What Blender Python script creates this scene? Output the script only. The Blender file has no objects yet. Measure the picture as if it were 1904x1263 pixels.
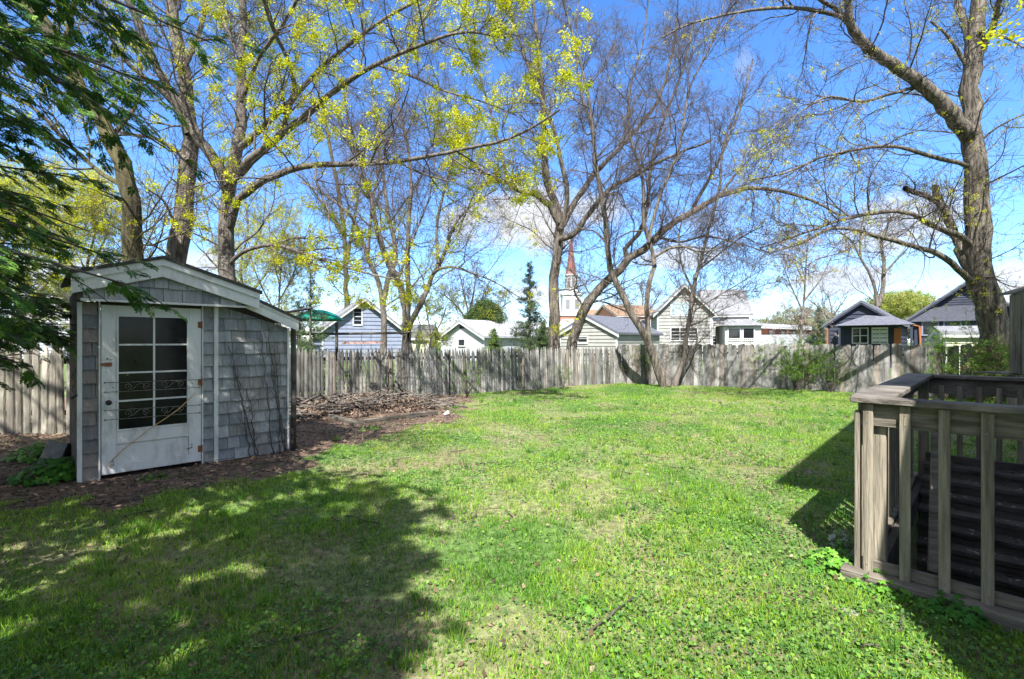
import bpy, math, random
import numpy as np
from mathutils import Vector, Matrix
random.seed(7)
rng = np.random.default_rng(11)
sc = bpy.context.scene
F0, H0, HOR, CX = 900.0, 1.6, 636.0, 952.0      # focal length and horizon of the photograph in its own pixels

# ------------------------------------------------------------------ camera
cd = bpy.data.cameras.new('camera'); cam = bpy.data.objects.new('camera', cd)
sc.collection.objects.link(cam); sc.camera = cam
cam.location = (0, 0, H0); cam.rotation_euler = (math.radians(90), 0, 0)
cd.sensor_width = 36; cd.lens = F0/1904*36; cd.shift_y = 4.5/1904
cd.clip_start = 0.05; cd.clip_end = 6000

# ------------------------------------------------------------------ light
SUN_EL = math.radians(50)
sun_h = Vector((-0.15, -0.989, 0)).normalized()
to_sun = Vector((sun_h.x*math.cos(SUN_EL), sun_h.y*math.cos(SUN_EL), math.sin(SUN_EL)))
sl = bpy.data.lights.new('sun', 'SUN'); sl.energy = 4.45; sl.angle = math.radians(0.5); sl.color = (1, 0.955, 0.89)
so = bpy.data.objects.new('sun', sl); sc.collection.objects.link(so)
so.rotation_euler = to_sun.to_track_quat('Z', 'Y').to_euler()
sc.view_settings.view_transform = 'Standard'; sc.view_settings.look = 'None'
sc.view_settings.exposure = 1.68; sc.view_settings.gamma = 1
sc.cycles.max_bounces = 6; sc.cycles.diffuse_bounces = 3; sc.cycles.transparent_max_bounces = 8
sc.cycles.use_denoising = True
sc.cycles.sample_clamp_indirect = 6

w = bpy.data.worlds.new('World'); sc.world = w; w.use_nodes = True
nt = w.node_tree; nt.nodes.clear()
def N(tree, typ, **kw):
    n = tree.nodes.new(typ)
    for k, v in kw.items(): setattr(n, k, v)
    return n
out = N(nt, 'ShaderNodeOutputWorld'); bg = N(nt, 'ShaderNodeBackground')
sky = N(nt, 'ShaderNodeTexSky'); sky.sky_type = 'NISHITA'; sky.sun_disc = False
sky.sun_elevation = SUN_EL; sky.sun_rotation = math.atan2(sun_h.x, sun_h.y)
sky.air_density = 1.0; sky.dust_density = 0.05; sky.ozone_density = 2.2; sky.altitude = 200
SKY = 0.113
bg.inputs['Strength'].default_value = SKY
tc = N(nt, 'ShaderNodeTexCoord')
L = nt.links.new
hs = N(nt, 'ShaderNodeHueSaturation'); hs.inputs['Saturation'].default_value = 1.12; hs.inputs['Value'].default_value = 1
sm = N(nt, 'ShaderNodeMix', data_type='RGBA', blend_type='MULTIPLY'); sm.inputs['Factor'].default_value = 1; sm.inputs[7].default_value = (.68, .775, .97, 1)
L(sky.outputs[0], sm.inputs[6]); L(sm.outputs[2], hs.inputs['Color'])
noi = N(nt, 'ShaderNodeTexNoise'); noi.inputs['Scale'].default_value = 9; noi.inputs['Detail'].default_value = 9
noi.inputs['Roughness'].default_value = 0.62
L(tc.outputs['Generated'], noi.inputs['Vector'])
def M(op, a, b=None, c=None, clamp=False):
    n = N(nt, 'ShaderNodeMath', operation=op); n.use_clamp = clamp
    for i, v in enumerate((a, b, c)):
        if v is None: continue
        if isinstance(v, (int, float)): n.inputs[i].default_value = v
        else: L(v, n.inputs[i])
    return n.outputs[0]
def VD(vec):
    n = N(nt, 'ShaderNodeVectorMath', operation='DOT_PRODUCT'); L(tc.outputs['Generated'], n.inputs[0]); n.inputs[1].default_value = vec
    return n.outputs['Value']
acc = None
for (px, py, hw, hh, amt) in [(965, 405, 150, 62, 1), (1100, 395, 75, 38, .85), (1000, 548, 85, 20, .85), (385, 486, 70, 26, .9), (1255, 478, 110, 26, .85),
                              (1385, 120, 26, 34, .22), (1690, 410, 150, 70, .85), (1550, 520, 110, 28, .85), (1890, 525, 70, 40, .9),
                              (690, 585, 120, 22, .55), (120, 540, 220, 70, .8), (880, 330, 60, 20, .3), (1170, 575, 110, 18, .5),
                              (2300, 330, 260, 90, .9), (-500, 300, 300, 110, .9), (1330, 420, 60, 40, .3)]:
    c = Vector(((px-CX)/F0, 1, (HOR-py)/F0)); k = 1/c.length; c.normalize()
    r = Vector((c.y, -c.x, 0)).normalized(); u = r.cross(c)
    dx = M('DIVIDE', VD(r), hw/F0*k*max(k, .6)); dz = M('DIVIDE', VD(u), hh/F0*k)
    e = M('ADD', M('MULTIPLY', dx, dx), M('MULTIPLY', dz, dz))
    e = M('SUBTRACT', 1.0, e)
    e = M('ADD', e, M('MULTIPLY', M('SUBTRACT', noi.outputs['Fac'], 0.5), 3.6))
    e = M('MULTIPLY', M('MULTIPLY', e, 1.25, clamp=True), amt)
    front = M('GREATER_THAN', VD(c), 0.3); e = M('MULTIPLY', e, front)
    acc = e if acc is None else M('MAXIMUM', acc, e)
mx = N(nt, 'ShaderNodeMix', data_type='RGBA'); L(acc, mx.inputs['Factor']); L(hs.outputs[0], mx.inputs[6])
noi2 = N(nt, 'ShaderNodeTexNoise'); noi2.inputs['Scale'].default_value = 5; noi2.inputs['Detail'].default_value = 6
L(tc.outputs['Generated'], noi2.inputs['Vector'])
cr = N(nt, 'ShaderNodeValToRGB'); cr.color_ramp.elements[0].position = .35; cr.color_ramp.elements[1].position = .6
cr.color_ramp.elements[0].color = (2.45, 2.55, 2.75, 1); cr.color_ramp.elements[1].color = (2.95, 2.98, 3.05, 1)
L(noi2.outputs['Fac'], cr.inputs[0]); L(cr.outputs[0], mx.inputs[7])
# broken bright cloud, unseen, added behind and above the viewpoint to lift shade fill
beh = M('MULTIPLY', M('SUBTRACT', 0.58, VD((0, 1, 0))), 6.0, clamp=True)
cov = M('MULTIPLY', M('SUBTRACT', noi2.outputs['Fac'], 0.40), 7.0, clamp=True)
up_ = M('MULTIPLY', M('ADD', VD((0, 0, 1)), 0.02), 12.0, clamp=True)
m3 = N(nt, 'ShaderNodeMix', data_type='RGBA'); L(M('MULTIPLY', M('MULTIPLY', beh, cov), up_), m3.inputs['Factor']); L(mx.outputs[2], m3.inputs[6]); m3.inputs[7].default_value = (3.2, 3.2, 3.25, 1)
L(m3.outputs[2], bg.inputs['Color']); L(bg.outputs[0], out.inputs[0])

# ------------------------------------------------------------------ helpers
COL = sc.collection
def P3(px, py, Y): return np.array(((px-CX)/F0*Y, Y, H0+(HOR-py)/F0*Y))
def G(px, py): Y = H0*F0/(py-HOR); return ((px-CX)/F0*Y, Y)

def vnoise(x, y, s=1.0, seed=0):
    r = np.random.default_rng(seed).random((64, 64)); x = np.asarray(x)/s+1000; y = np.asarray(y)/s+1000
    i = np.floor(x).astype(int); j = np.floor(y).astype(int); fx = x-i; fy = y-j
    fx = fx*fx*(3-2*fx); fy = fy*fy*(3-2*fy); g = lambda a, b: r[a % 64, b % 64]
    return (g(i, j)*(1-fx)+g(i+1, j)*fx)*(1-fy)+(g(i, j+1)*(1-fx)+g(i+1, j+1)*fx)*fy
def fbm(x, y, s=1.0, seed=0): return (vnoise(x, y, s, seed)*.5+vnoise(x, y, s/2, seed+1)*.3+vnoise(x, y, s/4, seed+2)*.2)

def mat(name, col, rough=.8, vary=None, scale=6, stretch=(1, 1, 1), bump=0, bscale=30, attr=False, trans=0, spec=.3, metal=0, detail=6, lo=.35, hi=.65, third=None):
    m = bpy.data.materials.new(name); m.use_nodes = True; t = m.node_tree; b = t.nodes['Principled BSDF']
    b.inputs['Roughness'].default_value = rough; b.inputs['Metallic'].default_value = metal
    b.inputs['Specular IOR Level'].default_value = spec
    ln = t.links.new; c = None
    co = N(t, 'ShaderNodeTexCoord'); mp = N(t, 'ShaderNodeMapping'); mp.inputs['Scale'].default_value = stretch
    ln(co.outputs['Object'], mp.inputs['Vector'])
    if attr:
        a = N(t, 'ShaderNodeAttribute'); a.attribute_name = 'Col'; c = a.outputs['Color']
        if vary:
            no = N(t, 'ShaderNodeTexNoise'); no.inputs['Scale'].default_value = scale; no.inputs['Detail'].default_value = detail
            ln(mp.outputs[0], no.inputs['Vector'])
            mr = N(t, 'ShaderNodeMapRange'); mr.inputs[3].default_value = 1-vary; mr.inputs[4].default_value = 1+vary
            mr.inputs[1].default_value = .3; mr.inputs[2].default_value = .7
            ln(no.outputs['Fac'], mr.inputs[0])
            mm = N(t, 'ShaderNodeMix', data_type='RGBA', blend_type='MULTIPLY'); mm.inputs['Factor'].default_value = 1
            ln(c, mm.inputs[6]); ln(mr.outputs[0], mm.inputs[7]); c = mm.outputs[2]
        ln(c, b.inputs['Base Color'])
    elif vary:
        no = N(t, 'ShaderNodeTexNoise'); no.inputs['Scale'].default_value = scale; no.inputs['Detail'].default_value = detail
        no.inputs['Roughness'].default_value = .65
        ln(mp.outputs[0], no.inputs['Vector'])
        r = N(t, 'ShaderNodeValToRGB'); r.color_ramp.elements[0].position = lo; r.color_ramp.elements[1].position = hi
        r.color_ramp.elements[0].color = (*col, 1); r.color_ramp.elements[1].color = (*vary, 1)
        if third:
            e = r.color_ramp.elements.new((lo+hi)/2); e.color = (*third, 1)
        ln(no.outputs['Fac'], r.inputs[0]); c = r.outputs[0]; ln(c, b.inputs['Base Color'])
    else:
        b.inputs['Base Color'].default_value = (*col, 1)
    if bump:
        n2 = N(t, 'ShaderNodeTexNoise'); n2.inputs['Scale'].default_value = bscale; n2.inputs['Detail'].default_value = 5
        ln(mp.outputs[0], n2.inputs['Vector'])
        bp = N(t, 'ShaderNodeBump'); bp.inputs['Strength'].default_value = min(1, bump); bp.inputs['Distance'].default_value = .02*max(1, bump)
        ln(n2.outputs['Fac'], bp.inputs['Height']); ln(bp.outputs[0], b.inputs['Normal'])
    if trans:
        tr = N(t, 'ShaderNodeBsdfTranslucent'); ms = N(t, 'ShaderNodeMixShader'); ms.inputs[0].default_value = trans
        o = t.nodes['Material Output']
        if c is not None: ln(c, tr.inputs[0])
        else: tr.inputs[0].default_value = (*col, 1)
        ln(b.outputs[0], ms.inputs[1]); ln(tr.outputs[0], ms.inputs[2]); ln(ms.outputs[0], o.inputs[0])
    return m
def brick_mat(name, c1, c2, mortar, bw=.22, bh=.075):
    m = bpy.data.materials.new(name); m.use_nodes = True; t = m.node_tree; b = t.nodes['Principled BSDF']; b.inputs['Roughness'].default_value = .9
    co = N(t, 'ShaderNodeTexCoord'); sx = N(t, 'ShaderNodeSeparateXYZ'); cb = N(t, 'ShaderNodeCombineXYZ'); ad = N(t, 'ShaderNodeMath', operation='ADD')
    ln = t.links.new; ln(co.outputs['Object'], sx.inputs[0]); ln(sx.outputs[0], ad.inputs[0]); ln(sx.outputs[1], ad.inputs[1])
    ln(ad.outputs[0], cb.inputs[0]); ln(sx.outputs[2], cb.inputs[1])
    br = N(t, 'ShaderNodeTexBrick'); br.inputs['Color1'].default_value = (*c1, 1); br.inputs['Color2'].default_value = (*c2, 1); br.inputs['Mortar'].default_value = (*mortar, 1)
    br.inputs['Scale'].default_value = 1; br.inputs['Brick Width'].default_value = bw; br.inputs['Row Height'].default_value = bh; br.inputs['Mortar Size'].default_value = .008
    ln(cb.outputs[0], br.inputs['Vector']); ln(br.outputs['Color'], b.inputs['Base Color'])
    return m

MT = {}
MT['bark'] = mat('grey bark', (.05, .042, .036), .95, (.175, .155, .135), 9, (1, 1, .2), 1.6, 16)
MT['bark_rough'] = mat('furrowed bark', (.032, .026, .021), .95, (.20, .175, .148), 13, (1, 1, .14), 3.4, 15)
MT['bark_moss'] = mat('mossy bark', (.035, .03, .022), .95, (.125, .11, .05), 8, (1, 1, .2), 1.6, 14)
MT['twig'] = mat('twig bark', (.045, .035, .03), .9, (.11, .09, .08), 2)
MT['twig_mauve'] = mat('mauve twig bark', (.055, .044, .038), .9, (.14, .115, .105), 2)
MT['leaf'] = mat('leaf', (1, 1, 1), .6, attr=True, trans=.45, spec=.25)
MT['needle'] = mat('evergreen leaf', (1, 1, 1), .55, attr=True, trans=.4, spec=.3)
MT['grass'] = mat('grass blade', (1, 1, 1), .55, attr=True, trans=.4, spec=.3)
MT['litter'] = mat('dead leaf litter', (1, 1, 1), .9, attr=True, trans=.1)
MT['fence'] = mat('weathered fence wood', (1, 1, 1), .9, attr=True, vary=.5, scale=9, stretch=(1, 1, .2), bump=.8, bscale=40)
MT['wood'] = mat('weathered lumber', (.10, .088, .068), .85, (.31, .275, .215), 16, (1, 1, .07), .9, 50)
MT['wood_side'] = mat('weathered rail lumber', (.07, .062, .05), .85, (.21, .185, .15), 26, (.08, .08, 1), .9, 50)
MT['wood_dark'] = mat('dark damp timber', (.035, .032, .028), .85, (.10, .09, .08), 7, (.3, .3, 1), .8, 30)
MT['cap'] = mat('worn cap board', (.07, .062, .055), .8, (.20, .18, .155), 8, (.4, .4, 1), .8, 40)
MT['white'] = mat('old white paint', (.38, .37, .345), .6, (.62, .62, .61), 5, (1, 1, .4), .3, 50, lo=.28, hi=.5)
MT['white_trim'] = mat('clean white paint', (.40, .41, .42), .6, (.48, .485, .49), 3)
MT['shingle'] = mat('painted shingle', (1, 1, 1), .85, attr=True, vary=.2, scale=14, stretch=(1, 1, .2), bump=.8, bscale=50)
MT['roofing'] = mat('asphalt shingle', (.035, .032, .03), .95, (.09, .085, .08), 30, (1, 1, 1), .6, 60)
MT['roof_grey'] = mat('grey asphalt roof', (.13, .133, .145), .95, (.22, .225, .24), 3, (1, 1, 3), .5, 20)
MT['roof_white'] = mat('pale metal roof', (.24, .25, .275), .6, (.34, .35, .38), 2)
MT['roof_blue'] = mat('slate blue roof', (.07, .075, .098), .9, (.13, .14, .17), 6, (1, 1, 3), .4, 20)
MT['roof_brown'] = mat('brown tile roof', (.14, .09, .06), .9, (.25, .17, .11), 3)
MT['glass'] = mat('dark window glass', (.012, .014, .016), .06, spec=.6)
MT['glass_dust'] = mat('dusty window glass', (.006, .007, .007), .10, (.018, .019, .018), 3, spec=.16)
MT['glass_sky'] = mat('sky painted window glass', (.30, .42, .50), .08, spec=.9)  # sky reflection put into the pane's base colour as pale blue
MT['curtain'] = mat('pale curtain', (.45, .47, .48), .9, (.55, .57, .58), 4)
MT['siding_blue'] = mat('blue grey siding', (.15, .18, .255), .8, (.20, .23, .31), 2)
MT['siding_grey'] = mat('beige grey siding', (.225, .228, .215), .8, (.28, .283, .268), 1.2)
MT['siding_white'] = mat('white painted block', (.33, .35, .38), .8, (.40, .42, .45), 1)
MT['siding_navy'] = mat('navy siding', (.02, .025, .045), .7, (.032, .04, .065), 2)
MT['siding_cream'] = mat('cream siding', (.36, .37, .26), .8, (.42, .43, .32), 2)
MT['brick'] = brick_mat('red brick', (.42, .13, .085), (.50, .18, .12), (.42, .30, .25))
MT['brick_dark'] = brick_mat('dark red brick', (.22, .05, .055), (.28, .07, .07), (.25, .15, .14))
MT['copper'] = mat('copper spire', (.15, .055, .05), .5, (.22, .09, .08), 2)
MT['iron'] = mat('rusty iron', (.10, .085, .075), .6, (.28, .25, .22), 30, metal=.3)
MT['rust'] = mat('rust', (.16, .06, .03), .9, (.28, .12, .06), 40)
MT['concrete'] = mat('concrete', (.22, .215, .205), .95, (.31, .305, .29), 14, (1, 1, 1), .5, 60)
MT['green_plastic'] = mat('green canopy', (.005, .21, .15), .4)
MT['pink'] = mat('faded pink beam', (.5, .33, .30), .8)
MT['blackpaint'] = mat('black metal', (.02, .02, .022), .5)
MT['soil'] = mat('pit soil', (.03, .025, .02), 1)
MT['paper'] = mat('paper scrap', (.7, .72, .75), .8)
MT['orange'] = mat('orange trim', (.28, .10, .04), .7)
MT['red'] = mat('red panel', (.5, .04, .05), .6)
MT['purple'] = mat('plum wall', (.17, .10, .18), .8)
MT['cutwood'] = mat('fresh cut wood', (.42, .24, .10), .9, (.62, .42, .22), 14)

def link(o, parent=None):
    COL.objects.link(o)
    if parent is not None: o.parent = parent
    return o
def tag(o, label, cat, group=None, kind=None):
    if label: o['label'] = label
    if cat: o['category'] = cat
    if group: o['group'] = group
    if kind: o['kind'] = kind
    return o
def thing(name, label, cat, loc=(0, 0, 0), rz=0, group=None):
    o = bpy.data.objects.new(name, None); COL.objects.link(o); o.location = loc; o.rotation_euler = (0, 0, rz); o.empty_display_size = .1
    return tag(o, label, cat, group)

def mesh_arr(name, V, F, m, parent=None, col=None, smooth=False):
    """V (n,3); F list of face index arrays, each (k,s)"""
    V = np.asarray(V, dtype=np.float32); Fs = F if isinstance(F, list) else [F]
    me = bpy.data.meshes.new(name); me.vertices.add(len(V)); me.vertices.foreach_set('co', V.ravel())
    loops = np.concatenate([f.ravel() for f in Fs]).astype(np.int32)
    tot = np.concatenate([np.full(len(f), f.shape[1]) for f in Fs]).astype(np.int32)
    st = np.concatenate([[0], np.cumsum(tot)[:-1]]).astype(np.int32)
    me.loops.add(len(loops)); me.loops.foreach_set('vertex_index', loops)
    me.polygons.add(len(tot)); me.polygons.foreach_set('loop_start', st); me.polygons.foreach_set('loop_total', tot)
    if smooth: me.polygons.foreach_set('use_smooth', np.ones(len(tot), dtype=bool))
    if col is not None:
        a = me.color_attributes.new('Col', 'FLOAT_COLOR', 'POINT')
        c = np.ones((len(V), 4), dtype=np.float32); c[:, :3] = col; a.data.foreach_set('color', c.ravel())
    me.update(calc_edges=True)
    me.materials.append(m)
    o = bpy.data.objects.new(name, me)
    return link(o, parent)

class MB:
    def __init__(s): s.v = []; s.f = []; s.c = []; s.cur = (1, 1, 1)
    def add(s, vs, fs):
        b = len(s.v); s.v += [tuple(v) for v in vs]; s.f += [tuple(i+b for i in f) for f in fs]; s.c += [s.cur]*len(vs)
    def box(s, x0, x1, y0, y1, z0, z1, mtx=None):
        vs = [Vector(p) for p in ((x0, y0, z0), (x1, y0, z0), (x1, y1, z0), (x0, y1, z0), (x0, y0, z1), (x1, y0, z1), (x1, y1, z1), (x0, y1, z1))]
        if mtx is not None: vs = [mtx @ v for v in vs]
        s.add(vs, [(0, 3, 2, 1), (4, 5, 6, 7), (0, 1, 5, 4), (1, 2, 6, 5), (2, 3, 7, 6), (3, 0, 4, 7)])
    def beam(s, a, b, wd, h, up=(0, 0, 1)):
        a = Vector(a); b = Vector(b); t = (b-a).normalized(); up = Vector(up); sd = t.cross(up).normalized(); u2 = sd.cross(t)
        q = [sd*(i*wd/2)+u2*(j*h/2) for i, j in ((-1, -1), (1, -1), (1, 1), (-1, 1))]
        s.add([a+k for k in q]+[b+k for k in q], [(0, 1, 2, 3), (7, 6, 5, 4), (0, 4, 5, 1), (1, 5, 6, 2), (2, 6, 7, 3), (3, 7, 4, 0)])
    def tube(s, pts, rad, n=8):
        pts = [Vector(p) for p in pts]; k = len(pts)
        if not hasattr(rad, '__len__'): rad = [rad]*k
        ref = Vector((.31, .2, .93)); vs = []; fs = []
        if abs((pts[-1]-pts[0]).normalized().dot(ref)) > .9: ref = Vector((1, .1, 0))
        for i in range(k):
            t = (pts[min(i+1, k-1)]-pts[max(i-1, 0)]).normalized(); a = t.cross(ref).normalized(); b = t.cross(a)
            for j in range(n):
                an = 2*math.pi*j/n; vs.append(pts[i]+(a*math.cos(an)+b*math.sin(an))*rad[i])
        for i in range(k-1):
            for j in range(n): fs.append((i*n+j, i*n+(j+1) % n, (i+1)*n+(j+1) % n, (i+1)*n+j))
        fs += [tuple(range(n-1, -1, -1)), tuple((k-1)*n+j for j in range(n))]
        s.add(vs, fs)
    def prism(s, poly, ax, a, b):
        """poly of 2D points extruded along axis ax from a to b ('y': poly in x,z; 'x': poly in y,z; 'z': poly in x,y)"""
        n = len(poly)
        mk = {'y': lambda p, q: (p[0], q, p[1]), 'x': lambda p, q: (q, p[0], p[1]), 'z': lambda p, q: (p[0], p[1], q)}[ax]
        s.add([mk(p, a) for p in poly]+[mk(p, b) for p in poly],
              [tuple(range(n)), tuple(range(2*n-1, n-1, -1))]+[(i, (i+1) % n+0, (i+1) % n+n, i+n) for i in range(n)])
    def build(s, name, m, parent=None, smooth=False, col=False, bevel=0):
        me = bpy.data.meshes.new(name); me.from_pydata([tuple(v) for v in s.v], [], s.f)
        if col:
            a = me.color_attributes.new('Col', 'FLOAT_COLOR', 'POINT'); arr = np.ones((len(s.v), 4), dtype=np.float32); arr[:, :3] = s.c
            a.data.foreach_set('color', arr.ravel())
        me.materials.append(m); me.update()
        if smooth: me.polygons.foreach_set('use_smooth', np.ones(len(me.polygons), dtype=bool))
        o = link(bpy.data.objects.new(name, me), parent)
        if bevel:
            bm_ = o.modifiers.new('bevel', 'BEVEL'); bm_.width = bevel; bm_.segments = 1; bm_.limit_method = 'ANGLE'
        return o

def rot_from(dirs, spin=None):
    """matrices whose z axis is dirs"""
    z = dirs/np.linalg.norm(dirs, axis=1, keepdims=True); n = len(z)
    r = rng.normal(size=(n, 3)); x = np.cross(r, z); x /= np.linalg.norm(x, axis=1, keepdims=True); y = np.cross(z, x)
    return np.stack([x, y, z], axis=2)
def scatter(TV, TF, R, P, S):
    TV = np.asarray(TV); n = len(TV); m = len(P)
    S = np.asarray(S); S = S.reshape(m, 1, -1) if S.ndim > 1 else S.reshape(m, 1, 1)
    V = np.einsum('mij,mnj->mni', R, TV[None]*S)+P[:, None, :]
    TF = np.asarray(TF); F = (TF[None]+(np.arange(m)*n)[:, None, None]).reshape(-1, TF.shape[1])
    return V.reshape(-1, 3), F

# ------------------------------------------------------------------ trees
def resample(pts, k):
    pts = np.asarray(pts, float); d = np.concatenate([[0], np.cumsum(np.linalg.norm(np.diff(pts, axis=0), axis=1))])
    # Catmull-like smoothing through cubic interpolation of each coordinate
    t = np.linspace(0, d[-1], k); m = np.gradient(pts, d, axis=0) if len(pts) > 2 else np.repeat((pts[1:]-pts[:1])/d[-1], 2, axis=0)
    i = np.clip(np.searchsorted(d, t, 'right')-1, 0, len(pts)-2); h = (d[i+1]-d[i])[:, None]; u = ((t-d[i])/(d[i+1]-d[i]))[:, None]
    return (2*u**3-3*u**2+1)*pts[i]+(u**3-2*u**2+u)*h*m[i]+(-2*u**3+3*u**2)*pts[i+1]+(u**3-u**2)*h*m[i+1]
def tubes(P, R, sides):
    n, K, _ = P.shape; T = np.gradient(P, axis=1); T /= np.linalg.norm(T, axis=2, keepdims=True)+1e-9
    ref = np.tile(np.array([[.37, .21, .9]]), (n, 1)); ch = P[:, -1]-P[:, 0]; ch /= np.linalg.norm(ch, axis=1, keepdims=True)+1e-9
    ref[np.abs((ch*ref).sum(1)) > .8] = (.9, -.4, .05)
    A = np.cross(T, ref[:, None, :]); A /= np.linalg.norm(A, axis=2, keepdims=True)+1e-9; B = np.cross(T, A)
    an = np.arange(sides)*2*np.pi/sides
    V = P[:, :, None, :]+R[:, :, None, None]*(A[:, :, None, :]*np.cos(an)[None, None, :, None]+B[:, :, None, :]*np.sin(an)[None, None, :, None])
    i = np.arange(K-1)[:, None]*sides; j = np.arange(sides)[None]; j2 = (j+1) % sides
    q = np.stack([i+j, i+j2, i+sides+j2, i+sides+j], axis=2).reshape(-1, 4)
    F = (q[None]+(np.arange(n)*K*sides)[:, None, None]).reshape(-1, 4)
    return V.reshape(-1, 3), F
def children(P, R, spacing, frac, ang, K, wig, trop, tmin=.2, lmax=9, lmin=.12, rr=.55, r1=.3, rmin=.003, droop=0, cmax=99):
    n, Kp, _ = P.shape; Ln = np.linalg.norm(np.diff(P, axis=1), axis=2).sum(1)
    cnt = np.clip(np.round(Ln*(1-tmin)/spacing*rng.uniform(.8, 1.2, n)).astype(int), 1, cmax)
    idx = np.repeat(np.arange(n), cnt); m = len(idx)
    t = tmin+(1-tmin)*rng.random(m)**.85; f = t*(Kp-1); i = np.minimum(f.astype(int), Kp-2); u = (f-i)[:, None]
    pos = P[idx, i]*(1-u)+P[idx, i+1]*u; tan = P[idx, i+1]-P[idx, i]; tan /= np.linalg.norm(tan, axis=1, keepdims=True)+1e-9
    pr = R[idx, i]*(1-u[:, 0])+R[idx, i+1]*u[:, 0]
    q = rng.normal(size=(m, 3)); q -= (q*tan).sum(1, keepdims=True)*tan; q /= np.linalg.norm(q, axis=1, keepdims=True)
    a = np.radians(rng.uniform(ang[0], ang[1], m))[:, None]; d = tan*np.cos(a)+q*np.sin(a)
    ln = np.clip(np.minimum(Ln[idx]*.85, frac)*(1.2-.75*t)*rng.uniform(.45, 1.3, m), lmin, lmax)
    rb = np.maximum(np.minimum(pr*rr*rng.uniform(.6, 1.1, m), ln*.011+.002), rmin); re = np.maximum(rb*r1, rmin*.8)
    out = np.zeros((m, K, 3)); out[:, 0] = pos; st = (ln/(K-1))[:, None]
    up = np.array([[0, 0, 1.]])
    for k in range(1, K):
        d = d+rng.normal(size=(m, 3))*wig+up*(trop-droop*k/K); d /= np.linalg.norm(d, axis=1, keepdims=True)
        out[:, k] = out[:, k-1]+d*st
    rad = rb[:, None]+(re-rb)[:, None]*np.linspace(0, 1, K)[None]
    return out, rad
def merge(parts):
    Vs, Fs, o = [], [], 0
    for V, F in parts: Vs.append(V); Fs.append(F+o); o += len(V)
    return np.concatenate(Vs), np.concatenate(Fs)
def cluster_template(n=12, r=.05, s=.03, seed=3, flat=1):
    g = np.random.default_rng(seed); V = []; F = []
    for i in range(n):
        c = g.normal(size=3)*r*.6; d = g.normal(size=3); d /= np.linalg.norm(d); e = np.cross(d, g.normal(size=3)); e /= np.linalg.norm(e)
        q = s*g.uniform(.6, 1.3); V += [c-d*q*.5, c+e*q*.35, c+d*q*.6, c-e*q*.35]; F.append([4*i, 4*i+1, 4*i+2, 4*i+3])
    return np.array(V), np.array(F)
CL_V, CL_F = cluster_template(22, .055, .028)

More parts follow.
